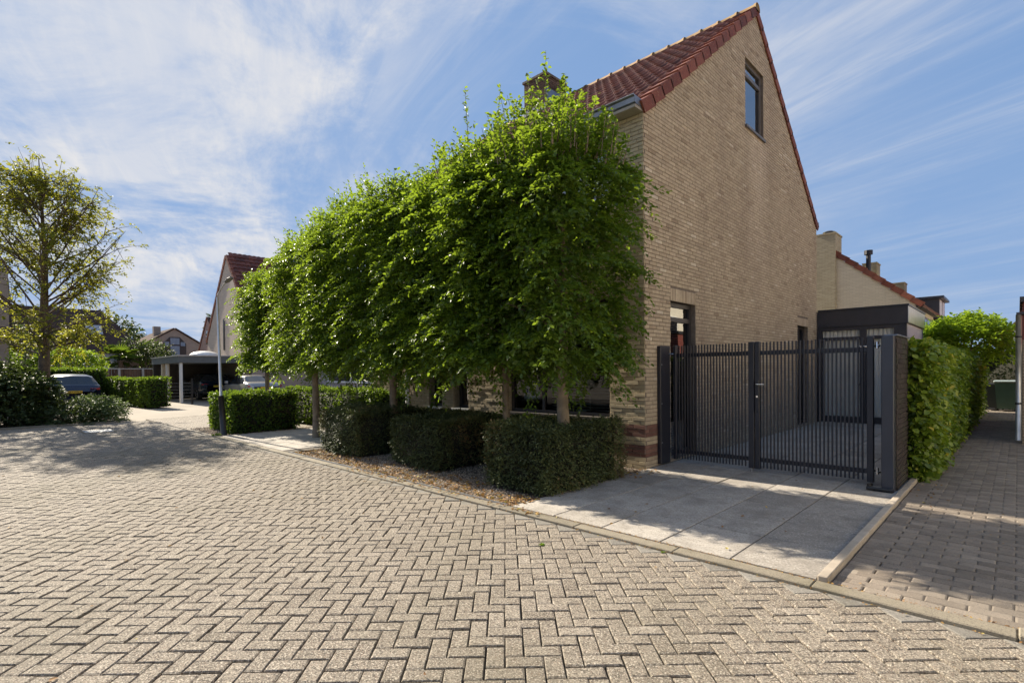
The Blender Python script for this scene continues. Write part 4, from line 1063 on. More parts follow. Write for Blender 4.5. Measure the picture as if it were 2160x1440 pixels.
def weed(x, y, s, label):
    n = 34; a = rng.uniform(0, 6.28, n); P = np.stack([x + rng.normal(0, s * .25, n), y + rng.normal(0, s * .25, n), np.full(n, -.024)], 1)
    A = np.stack([np.cos(a), np.sin(a), rng.uniform(.3, 1.6, n)], 1); N = np.tile([0, 0, 1.0], (n, 1)) + rng.normal(0, .3, (n, 3))
    o = obj('weed', leaf_mesh('weed', P, A, N, s * rng.uniform(.5, 1.1, n), WEED, rng.random(n), wr=.16)); tag(o, label, 'weed')
weed(1.09, -3.62, .034, 'small green weed in the paver joints below the driveway edge')
weed(1.93, -3.09, .024, 'tiny green weed at the kerb foot below the driveway slabs')
weed(-9.9, -2.98, .12, 'grass tuft at the foot of the lamp post')

# ------------------------------------------------------------------ ivy hedge, bins, garage, shrub on the right
def ivy():
    t = thing('ivy_hedge', 'tall ivy covered fence running along the alley', 'hedge', (3.0, 8, 0))
    n = 12500
    P, N = block_surface(n, (2.88, 1.54, .02), (3.17, 16.2, 1.80), .12, (.15, 1.3, 2.2, .3, .02, 1))
    keep = rng.random(n) < np.clip(6.5 / (P[:, 1] + 2.5), .30, 1); P, N = P[keep], N[keep]
    P = P + N * (lumps(P, 1.3) * .035 + lumps(P, 3.5) * .03 + rng.normal(0, .025, len(P)) - .06)[:, None]
    P[:, 0] += np.clip((P[:, 2] - .9) * .03, -.05, .04)
    ls = sprays(P, N, 5, .15, .086, droop=.7, up=.0, wander=.6, spread=.8)
    ls[3] = ls[3] * rng.choice([.5, .75, 1.0, 1.2], len(ls[3])); ls[2] = ls[2] + rng.normal(0, .45, ls[2].shape)
    tone = np.clip(rng.normal(.45, .22, len(ls[0])) + .22 * lumps(ls[0], 1.2) + .12 * lumps(ls[0], 4.0), 0, 1)
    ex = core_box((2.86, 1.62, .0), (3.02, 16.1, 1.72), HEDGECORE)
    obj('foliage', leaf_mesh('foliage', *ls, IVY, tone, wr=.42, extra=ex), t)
    m = MB()
    for k in range(9):
        y = 1.58 + k * .16; x = 3.03; p = [(x + random.uniform(-.02, .03), y + random.gauss(0, .06), z) for z in (0, .4, .8, 1.2, 1.6)]; m.tube(p, [.013, .011, .009, .007, .004], 5)
    m.build('stem', BARK, t)
ivy()
def bush(name, label, c, rad, n, mat, leaf, cat='shrub', group=None, trunk=None, k=6, lump=.22, freq=1.6, droop=.3, simple=False, wr=.34, core=.62, up=.2, flatb=True, spread=.6):
    """leafy mass round a centre, uneven and open at the rim"""
    c = np.array(c, float); rad = np.array(rad, float)
    D = unit(rng.normal(0, 1, (n, 3)))
    if flatb: D[:, 2] = np.where(D[:, 2] < -.45, -D[:, 2] * .5, D[:, 2]); D = unit(D)
    r = 1 - .45 * rng.random(n) ** 2.2
    q = c + D * rad
    r = r * (1 + lump * lumps(q, freq) + lump * .5 * lumps(q, freq * 3))
    P = c + D * rad * r[:, None]
    ls = sprays(P, D, k, leaf * 2.6, leaf, droop=droop, up=up, wander=.6, spread=spread)
    ls[0][:, 2] = np.maximum(ls[0][:, 2], .02)
    tone = np.clip(rng.normal(.45, .2, len(ls[0])) + .18 * lumps(ls[0], freq * 1.5), 0, 1)
    t = thing(name, label, cat, (c[0], c[1], 0), group)
    obj('crown', leaf_mesh('crown', *ls, mat, tone, wr=wr, simple=simple), t)
    m = MB(); tr = trunk or .05
    for i in range(3 if not trunk else 1):
        a = i * 2.1
        m.tube([(c[0] + .1 * math.cos(a) * (0 if trunk else 1), c[1] + .1 * math.sin(a) * (0 if trunk else 1), -.05), (c[0] + rad[0] * .12 * math.cos(a), c[1] + rad[1] * .12 * math.sin(a), c[2] * .6), (c[0] + rad[0] * .3 * math.cos(a), c[1] + rad[1] * .3 * math.sin(a), c[2] + rad[2] * .4)], [tr, tr * .7, tr * .25], 7)
    for i in range(10):
        a = random.uniform(0, 6.28); e = random.uniform(-.1, .8)
        m.tube([(c[0], c[1], max(.1, c[2] - rad[2] * .5)), (c[0] + rad[0] * .7 * math.cos(a) * math.cos(e), c[1] + rad[1] * .7 * math.sin(a) * math.cos(e), c[2] + rad[2] * .7 * math.sin(e))], [tr * .5, tr * .12], 5)
    m.build('trunk', BARK, t)
    return t
bush('magnolia_tree', 'round light green garden tree rising above the ivy hedge', (2.72, 13.8, 2.15), (1.1, 1.4, .78), 1500, LIME, .14, 'tree', trunk=.08, k=5, lump=.2)
hedge('dark_hedge', 'tall dark hedge closing the end of the alley', (2.6, 18.2, 0), (7.0, 19.2, 2.1), DARKLEAF, .10, 330, .06, faces=(.3, .3, 1, 0, .02, 1), simple=False)
BIN = mat_plain('green bin plastic', (0.045, 0.085, 0.06), 0.5); BIND = mat_plain('dark bin plastic', (0.02, 0.022, 0.024), 0.5); BINLID = mat_plain('pale bin lid', (0.35, 0.42, 0.42), 0.45)
def bin_(x, y, h, mat, lid, label):
    t = thing('wheelie_bin', label, 'bin', (x, y, 0), 'wheelie bins at the end of the alley')
    m = MB(); V = []
    for z, w_, d_ in ((.08, .22, .24), (h - .1, .28, .31), (h - .06, .30, .33)):
        V += [(x - w_, y - d_, z), (x + w_, y - d_, z), (x + w_, y + d_, z), (x - w_, y + d_, z)]
    F = [(3, 2, 1, 0)] + [(4 * r + i, 4 * r + (i + 1) % 4, 4 * r + 4 + (i + 1) % 4, 4 * r + 4 + i) for r in range(2) for i in range(4)]
    m.add(V, F); m.build('bin_body', mat, t)
    m = MB(); m.bbox((x - .31, y - .36, h - .06), (x + .31, y + .34, h), .02); m.build('lid', lid, t)
    for s in (-1, 1): m = MB(); m.tube([(x + s * .24, y + .24, .1), (x + s * .19, y + .24, .1)], .1, 12); m.build('wheel', RUBBER, t)
bin_(3.72, 17.0, 1.02, BIN, BINLID, 'green wheelie bin with pale lid at the alley end')
bin_(3.42, 17.25, .92, BIND, BIND, 'dark wheelie bin half hidden behind the ivy')
bin_(4.45, 17.1, 1.02, BIN, BIN, 'green wheelie bin behind the downpipe')
GARB = mat_farbrick('garage brick', (0.34, 0.27, 0.19), (0.27, 0.21, 0.15), (0.16, 0.13, 0.10))
REDW = mat_plain('red boarding', (0.17, 0.045, 0.035), 0.7)
ga = thing('garage', 'brick garage at the right edge with grey downpipe', 'garage', (6, 9, 0))
m = MB(); m.box((4.06, 7.0, -.03), (8.4, 13, 1.98)); m.build('wall', GARB, ga)
m = MB(); m.box((4.06, 7.0, 1.98), (8.4, 13, 2.70)); m.build('upper_wall', REDW, ga)
m = MB(); m.box((4.02, 6.92, 2.70), (8.5, 13.1, 2.80)); m.build('roof', FASCIA, ga)
m = MB(); m.tube([(4.005, 6.93, .06), (4.005, 6.93, 2.46)], .042, 12); dp = m.build('downpipe', PALEMETAL, ga, True)
m = MB(); m.tube([(3.975, 6.93, 2.47), (4.6, 6.97, 2.52)], .035, 10); m.build('gutter', FASCIA, ga)
for z in (.75, 2.02): m = MB(); m.tube([(4.005, 6.93, z), (4.005, 6.93, z + .03)], .050, 12); m.build('pipe_clip', BLACK, dp)

# ------------------------------------------------------------------ houses on the right behind
CREAM = mat_farbrick('cream brick', (0.62, 0.54, 0.40), (0.55, 0.47, 0.34), (0.46, 0.40, 0.30), stain=((0.16, 0.13, 0.07), 0.35))
MOSSB = mat_farbrick('mossy chimney brick', (0.42, 0.36, 0.24), (0.33, 0.28, 0.18), (0.24, 0.20, 0.14), stain=((0.20, 0.15, 0.04), 0.7))
def gable_house(name, label, x0, x1, y0, y1, ez, az, wall, tile, chim=(), parts=None, vn=14, vsides=(1,), apexx=None, front=True):
    """house with its ridge along y and a gable facing the viewer at y0"""
    t = thing(name, label, 'house', ((x0 + x1) / 2, (y0 + y1) / 2, 0)); xm = (x0 + x1) / 2
    m = MB(); m.add([(x0, y0, -.05), (x1, y0, -.05), (x1, y0, ez), (xm, y0, az), (x0, y0, ez), (x0, y1, -.05), (x1, y1, -.05), (x1, y1, ez), (xm, y1, az), (x0, y1, ez)],
        [(0, 1, 2, 3, 4), (5, 9, 8, 7, 6), (1, 6, 7, 2), (0, 4, 9, 5)]); wl = m.build('wall', wall, t)
    sx = (x1 - x0) / 2; a = math.atan2(az - ez, sx); L = math.hypot(sx, az - ez)
    m = MB()
    for s in (-1, 1):
        d = np.array([-s * math.cos(a), 0, math.sin(a)]); nn = np.array([s * math.sin(a), 0, math.cos(a)]); e = np.array([xm + s * sx, 0, ez])
        q = [e - d * .25 + nn * .05, e + d * L + nn * .05, e + d * L + nn * .14, e - d * .25 + nn * .14]
        m.add([(p[0], y0 - .02, p[2]) for p in q] + [(p[0], y1 + .03, p[2]) for p in q], [(0, 1, 2, 3), (4, 7, 6, 5), (0, 4, 5, 1), (1, 5, 6, 2), (2, 6, 7, 3), (3, 7, 4, 0)])
    rf = m.build('roof', tile, t)
    for s in vsides:
        d = np.array([-s * math.cos(a), 0, math.sin(a)]); nn = np.array([s * math.sin(a), 0, math.cos(a)]); e = np.array([xm + s * sx, 0, ez])
        g = (L + .2) / vn
        for r in range(vn):
            b0 = e + d * (-.2 + r * g); b1 = b0 + d * (g + .02); P = []
            for b, l in ((b0, .21), (b1, .17)):
                for dn, dy in ((l, -.06), (l - .20, -.06), (l - .20, .0), (l, .12)): q = b + nn * dn; P.append((q[0], y0 + dy, q[2]))
            mb = MB(); mb.add(P, [(0, 1, 2, 3), (7, 6, 5, 4), (0, 4, 5, 1), (1, 5, 6, 2), (2, 6, 7, 3), (3, 7, 4, 0)], 0, random.random()); mb.build('verge_tile', VERGE, rf)
    for (cx0, cx1, cy0, cy1, cz0, cz1, mat) in chim:
        m = MB(); m.box((cx0, cy0, cz0), (cx1, cy1, cz1)); m.box((cx0 - .03, cy0 - .03, cz1), (cx1 + .03, cy1 + .03, cz1 + .06)); m.build('chimney', mat, rf)
    return t, wl, rf
FARTILE = mat_plain('far roof tile', (0.13, 0.05, 0.035), 0.7, var=0.3, scale=8, bmp=0.6, bscale=14)
h, wl, rf = gable_house('cream_house', 'cream brick gable with mossy chimney seen past the annex', -7.6, 1.2, 18.0, 23.8, 3.9, 7.64, CREAM, FARTILE, chim=[(-2.12, -1.42, 17.86, 18.9, 3.0, 7.06, MOSSB)], vsides=(1,), vn=15)
m = MB(); m.tube([(-1.75, 18.3, 7.1), (-1.75, 18.3, 7.22)], .14, 12); m.tube([(-1.75, 18.3, 7.24), (-1.75, 18.3, 7.30)], [.24, .12], 12); m.build('chimney_pot', ZINC, rf)
m = MB(); m.tube([(-.68, 20.2, 5.4), (-.68, 20.2, 6.42)], .09, 10); m.tube([(-.68, 20.2, 6.42), (-.68, 20.2, 6.60)], .16, 10); m.build('vent_pipe', BLACK, rf)
m = MB(); m.box((-2.0, 19.2, 6.86), (-.9, 21.5, 6.96), M=Matrix.Translation((0, 0, 0))); 
m = MB(); m.box((1.22, 18.0, 3.78), (1.42, 23.8, 3.9)); m.build('gutter', FASCIA, h)
m = MB(); m.box((1.202, 18.4, 2.5), (1.215, 22.8, 3.6)); wn = m.build('window_strip', DARKFRAME, h)
for k in range(3): m = MB(); m.add([(1.22, 18.6 + k * 1.4, 2.6), (1.22, 19.8 + k * 1.4, 2.6), (1.22, 19.8 + k * 1.4, 3.5), (1.22, 18.6 + k * 1.4, 3.5)], [(0, 1, 2, 3)]); m.build('pane', GLASSDARK, wn)
h, wl, rf = gable_house('cream_terrace_house', 'cream terrace house with dark dormer further behind the annex', -7.6, 0.9, 25.0, 38.0, 3.6, 7.2, CREAM, FARTILE, chim=[(-1.80, -1.2, 25.2, 26.2, 5.0, 6.85, MOSSB), (-1.26, -.66, 30.0, 31.0, 4.6, 6.32, MOSSB)], vsides=(1,), vn=15)
m = MB(); m.box((-.5, 28.6, 4.1), (1.0, 31.6, 5.15)); dm = m.build('dormer', FASCIA, h); m = MB(); m.box((-.55, 28.5, 5.15), (1.2, 31.7, 5.27)); m.build('dormer_roof', ANTH, dm)
for k in range(2): m = MB(); m.add([(1.01, 28.8 + k * 1.4, 4.2), (1.01, 30.0 + k * 1.4, 4.2), (1.01, 30.0 + k * 1.4, 5.1), (1.01, 28.8 + k * 1.4, 5.1)], [(0, 1, 2, 3)]); m.build('pane', WHITE, dm)
gable_house('white_house', 'white house gable with red verge at the far right', 3.3, 9.3, 29.5, 38.0, 2.7 + .0, 6.4, WHITEWALL, FARTILE, vsides=(-1, 1), vn=12)

# terrace on the other side of the alley: outside the frame, mirrored in the gable windows
h = thing('terrace_house', 'sunlit cream terrace with red roof across the alley, mirrored in the side window', 'house', (15, 10, 0))
m = MB(); m.box((10.2, -8, -.05), (18.7, 32, 5.4)); wl = m.build('wall', mat_plain('cream render', (0.74, 0.69, 0.57), 0.85, var=0.08, scale=1.5), h)
m = MB(); m.add([(9.9, -8.2, 5.35), (9.9, 32.2, 5.35), (14.45, 32.2, 9.3), (14.45, -8.2, 9.3), (19.0, -8.2, 5.35), (19.0, 32.2, 5.35)], [(0, 1, 2, 3), (3, 2, 5, 4), (0, 3, 4), (1, 5, 2)]); m.build('roof', FARTILE, h)
for k in range(6):
    for z in (.9, 3.3):
        y = -5.5 + k * 6.4; m = MB(); m.box((10.14, y, z), (10.195, y + 1.7, z + 1.3)); f_ = m.build('window', WHITE, h)
        m = MB(); m.box((10.125, y + .1, z + .1), (10.138, y + 1.6, z + 1.2)); m.build('pane', GLASSDARK, f_)
# ------------------------------------------------------------------ left background: houses
PINKB = mat_farbrick('pinkish brick', (0.60, 0.48, 0.38), (0.53, 0.42, 0.33), (0.45, 0.37, 0.30))
ROSEB = mat_farbrick('rose brick', (0.50, 0.30, 0.23), (0.44, 0.26, 0.20), (0.38, 0.28, 0.23))
BROWNB = mat_farbrick('brown brick', (0.36, 0.29, 0.23), (0.30, 0.24, 0.19), (0.28, 0.23, 0.19))
DARKTILE = mat_plain('dark brown roof tile', (0.075, 0.05, 0.042), 0.95, var=0.3, scale=6, bmp=0.6, bscale=12, spec=0.05)
def far_tiles(parent, x_e, z_e, x_r, z_r, y0, y1, mat, gauge=.36, width=.30):
    """rows of tiles on a far slope that faces +x, joined"""
    L = math.hypot(x_r - x_e, z_r - z_e); d = np.array([(x_r - x_e) / L, 0, (z_r - z_e) / L]); nn = np.array([d[2], 0, -d[0]]) if x_e > x_r else np.array([-d[2], 0, d[0]])
    rows = int(L / gauge); cols = int((y1 - y0) / width); mb = MB()
    for r in range(rows + 1):
        for c in range(cols):
            b = np.array([x_e, y0 + c * width, z_e]) + d * r * gauge + nn * .14
            V = []
            for s, lift in ((0, .06), (gauge + .03, .01)):
                for k, hh in ((0, 0), (.35, .035), (.65, .035), (1, 0)): V.append(b + d * s + nn * (lift + hh) + np.array([0, k * width, 0]))
            for k, hh in ((0, 0), (.35, .035), (.65, .035), (1, 0)): V.append(b + nn * (hh - .0) + np.array([0, k * width, 0]))
            F = [(i, i + 1, 5 + i, 4 + i) for i in range(3)] + [(8 + i, 9 + i, i + 1, i) for i in range(3)]
            mb.add(V, F, 0, min(1, max(0, random.gauss(.4, .2))))
    tag(mb.build('roof_tiles', mat, parent), kind='stuff')
h, wl, rf = gable_house('gabled_neighbour_house', 'steep gabled brick house with red roof behind the carport', -37.2, -28.7, 4.4, 16.0, 3.9, 9.13, PINKB, FARTILE, vsides=(-1, 1), vn=16)
far_tiles(rf, -28.6, 3.7, -32.95, 9.15, 4.5, 16.0, TILE)
m = MB(); m.box((-33.72, 4.36, 3.1), (-33.45, 4.398, 5.15)); m.build('window', DARKFRAME, h)
m = MB(); m.box((-30.6, 4.36, 4.4), (-29.9, 4.398, 5.2)); m.build('window', DARKFRAME, h)
m = MB(); m.box((-30.6, 8.6, 6.0), (-29.6, 12.2, 6.1), M=Matrix.Identity(4)); 
a_ = math.atan2(9.15 - 3.7, 4.35)
M = Matrix.Translation((-31.1, 9.9, 7.05)) @ Matrix.Rotation(a_, 4, 'Y'); m = MB(); m.box((-1.0, -1.6, .16), (1.0, 1.6, .26), M=M); m.build('solar_panel', mat_plain('solar panel', (0.02, 0.025, 0.05), 0.2), rf)
h, wl, rf = gable_house('rose_brick_house', 'narrow rose brick house with dark roof further back on the left', -46.2, -41.2, 6.2, 14.0, 3.4, 6.1, ROSEB, DARKTILE, vsides=(-1,), vn=10)
m = MB(); m.box((-44.0, 6.15, 4.0), (-43.4, 6.198, 5.1)); m.build('window', GLASSDARK, h)
for x in (-45.2, -43.9): m = MB(); m.box((x, 6.15, 2.2), (x + .4, 6.198, 3.1)); m.build('window', DARKFRAME, h)
# houses whose gable looks towards +x
def side_house(name, label, xg, x1, y0, y1, ez, az, wall, tile):
    t = thing(name, label, 'house', ((xg + x1) / 2, (y0 + y1) / 2, 0)); ym = (y0 + y1) / 2
    m = MB(); m.add([(xg, y0, -.05), (xg, y1, -.05), (xg, y1, ez), (xg, ym, az), (xg, y0, ez), (x1, y0, -.05), (x1, y1, -.05), (x1, y1, ez), (x1, ym, az), (x1, y0, ez)], [(0, 1, 2, 3, 4), (5, 9, 8, 7, 6), (1, 6, 7, 2), (0, 4, 9, 5)]); wl = m.build('wall', wall, t)
    sy = (y1 - y0) / 2; a = math.atan2(az - ez, sy); L = math.hypot(sy, az - ez); m = MB()
    for s in (-1, 1):
        d = np.array([0, -s * math.cos(a), math.sin(a)]); nn = np.array([0, s * math.sin(a), math.cos(a)]); e = np.array([0, ym + s * sy, ez])
        q = [e - d * .4 + nn * .03, e + d * L + nn * .03, e + d * L + nn * .16, e - d * .4 + nn * .16]
        m.add([(xg + .12, p[1], p[2]) for p in q] + [(x1, p[1], p[2]) for p in q], [(0, 1, 2, 3), (4, 7, 6, 5), (0, 4, 5, 1), (1, 5, 6, 2), (2, 6, 7, 3), (3, 7, 4, 0)])
    rf = m.build('roof', tile, t); return t, wl, rf
h, wl, rf = side_house('arched_window_house', 'distant brown brick house with arched gable window', -57.5, -68, 3.0, 11.0, 3.6, 6.15, BROWNB, DARKTILE)
m = MB(); xs = -57.46
m.add([(xs, 6.0, 3.3), (xs, 8.0, 3.3), (xs, 8.0, 4.7), (xs, 7.45, 5.35), (xs, 6.55, 5.35), (xs, 6.0, 4.7)], [(0, 1, 2, 3, 4, 5)]); wn = m.build('window', DARKFRAME, h)
for a, b, c, d in ((6.1, 6.5, 4.45, 4.85), (6.6, 7.4, 4.6, 5.25), (7.5, 7.9, 4.45, 4.85), (6.6, 7.4, 3.4, 4.45)):
    m = MB(); m.add([(xs + .04, a, c), (xs + .04, b, c), (xs + .04, b, d), (xs + .04, a, d)], [(0, 1, 2, 3)]); m.build('pane', mat_plain('painted sky pane', (0.22, 0.28, 0.36), 0.1), wn)  # reflected sky is painted as the bluish base colour of the panes
m = MB(); m.box((-60, 5.6, 5.0), (-59.4, 6.2, 6.5)); m.build('chimney', BROWNB, rf)
# long roof house behind the street tree: eaves towards us
h = thing('brown_roofed_house', 'low house with big dark brown roof and white wall behind the street tree', 'house', (-50, -1, 0))
m = MB(); m.box((-55, -9.5, -.05), (-46.6, 2.0, 3.5)); wl = m.build('wall', BROWNB, h)
m = MB(); m.add([(-46.1, -9.8, 3.35), (-46.1, 2.5, 3.35), (-50.5, .2, 6.9), (-50.5, -9.8, 6.9), (-55.4, 2.5, 3.35), (-55.4, -9.8, 3.35)], [(0, 1, 2, 3), (1, 4, 2), (4, 5, 3, 2), (0, 3, 5), (0, 5, 4, 1)]); rf = m.build('roof', DARKTILE, h)
M = Matrix.Translation((-48.0, -.6, 5.05)) @ Matrix.Rotation(math.atan2(3.55, 4.4), 4, 'Y'); m = MB(); m.box((-.6, -.5, .03), (.6, .5, .1), M=M); m.build('roof_window', GALV, rf)
m = MB(); m.box((-46.58, -1.6, .6), (-46.52, .6, 3.2)); m.build('white_panel', WHITEWALL, h)
# brick house cut by the left edge
h = thing('edge_house', 'brick house with chimney cut off by the left edge', 'house', (-30, -10, 0))
m = MB(); m.box((-34, -13, -.05), (-27.0, -6.05, 3.4)); m.build('wall', BROWNB, h)
m = MB(); m.add([(-26.6, -13, 3.3), (-26.6, -5.9, 3.3), (-30.5, -5.9, 6.1), (-30.5, -13, 6.1), (-34.4, -5.9, 3.3), (-34.4, -13, 3.3)], [(0, 1, 2, 3), (1, 4, 2), (4, 5, 3, 2), (0, 3, 5)]); m.build('roof', DARKTILE, h)
m = MB(); m.box((-27.7, -6.7, 3.0), (-26.95, -6.02, 6.1)); m.build('chimney', BROWNB, h)

# pale house whose white window shows between the hedge and the crowns
h = thing('pale_house', 'pale walled house with white window seen over the hedge behind the parking bay', 'house', (-17, 8, 0))
m = MB(); m.box((-25.5, 7.2, -.05), (-15.0, 14, 4.6)); wl = m.build('wall', mat_plain('lilac grey render', (0.40, 0.36, 0.37), 0.85, var=0.06, scale=2), h)
m = MB(); m.add([(-25.8, 6.9, 4.55), (-14.7, 6.9, 4.55), (-14.7, 10.6, 6.2), (-25.8, 10.6, 6.2), (-14.7, 14.3, 4.55), (-25.8, 14.3, 4.55)], [(0, 1, 2, 3), (3, 2, 4, 5), (1, 4, 2), (0, 3, 5)]); m.build('roof', DARKTILE, h)
m = MB(); m.box((-24.6, 7.10, .95), (-16.2, 7.198, 1.05)); m.box((-24.6, 7.10, 2.1), (-16.2, 7.198, 2.2))
for x in (-24.6, -22.0, -19.2, -16.3): m.box((x, 7.104, 1.05), (x + .1, 7.196, 2.1))
f_ = m.build('window', WHITE, h)
for a, b in ((-24.5, -22.0), (-21.9, -19.2), (-19.1, -16.3)): m = MB(); m.add([(a, 7.15, 1.05), (b, 7.15, 1.05), (b, 7.15, 2.1), (a, 7.15, 2.1)], [(0, 1, 2, 3)]); m.build('pane', CARGLASS_, f_)
# carport with fence, hedge
cp = thing('carport', 'flat roofed carport with white posts and grey fascia', 'carport', (-31.3, 2.5, 0))
m = MB(); m.box((-34.6, .55, 2.14), (-28.35, 4.35, 2.50)); rf = m.build('fascia', mat_plain('grey fascia', (0.12, 0.135, 0.14), 0.6), cp)
m = MB(); m.box((-34.65, .5, 2.50), (-28.3, 4.38, 2.56)); m.build('roof_trim', GALV, rf)
for x, y in ((-28.5, .68), (-31.4, .68)): m = MB(); m.bbox((x - .07, y - .07, -.05), (x + .07, y + .07, 2.14), .01); m.build('post', WHITE, cp)
m = MB(); m.box((-34.6, .6, -.05), (-34.4, 4.35, 2.14)); m.build('back_wall', BLACK, cp)
m = MB(); m.box((-34.3, 4.1, -.05), (-29.0, 4.34, 2.14)); m.build('side_wall', BROWNB, cp)
m = MB(); m.box((-32.6, .62, -.05), (-32.3, 1.0, 2.14)); m.build('pier', CREAM, cp)
DOME = mat_plain('skylight dome', (0.72, 0.70, 0.66), 0.35)
m = MB(); V = []; F = []
for j in range(6):
    a = j / 5 * PI / 2
    for i in range(18): b = 2 * PI * i / 18; V.append((-31.3 + .85 * math.cos(a) * math.cos(b), 2.6 + .85 * math.cos(a) * math.sin(b), 2.56 + .36 * math.sin(a)))
for j in range(5):
    for i in range(18): F.append((j * 18 + i, j * 18 + (i + 1) % 18, (j + 1) * 18 + (i + 1) % 18, (j + 1) * 18 + i))
m.add(V, F); m.build('skylight', DOME, rf, True)
fp = thing('wire_fence', 'thin wire fence on a black post before the carport', 'fence', (-27.2, .9, 0))
m = MB(); m.tube([(-26.9, .8, -.05), (-26.9, .8, 1.18)], .05, 8); m.tube([(-26.9, .8, 1.18), (-26.9, .8, 1.30)], [.03, .07], 8); m.build('post', BLACK, fp)
for k in range(6): m = MB(); m.tube([(-26.9, .8, .2 + k * .17), (-27.6, -.4, .2 + k * .17)], .003, 4); m.build('wire', GALV, fp)
FENCEB = mat_pieces('fence board', [(0, (0.10, 0.055, 0.035)), (1, (0.20, 0.12, 0.08))], bmp=.3)
fn = thing('slat_fence', 'brown board fence with pale posts above the far hedge', 'fence', (-37, -.5, 0))
for k in range(40):
    y = -3.4 + k * .135; m = MB(); m.box((-37.02, y, .05), (-36.99, y + .115, 1.88), 0, random.random()); m.build('board', FENCEB, fn)
for k in range(5): y = -3.3 + k * 1.25; m = MB(); m.box((-36.98, y, 0), (-36.86, y + .12, 1.95)); m.build('post', GALV, fn)
m = MB(); m.box((-37.04, -3.4, 1.88), (-36.95, 2.0, 1.94)); m.build('cap', GALV, fn)
hedge('leafy_hedge', 'bright clipped hedge in front of the brown fence', (-34.5, -2.0, 0), (-24.3, -1.1, 1.34), BEECH, .11, 420, .05, bulge=.05, faces=(.3, 1, 1.2, .1, .02, 1), simple=False, rot=R_(4.5))
hedge('leafy_hedge', 'taller clipped hedge behind the blue car', (-33.5, -6.4, 0), (-31.0, -2.2, 1.86), BEECH, .12, 300, .06, bulge=.06, faces=(.2, 1.2, .5, .6, .02, 1), simple=False)

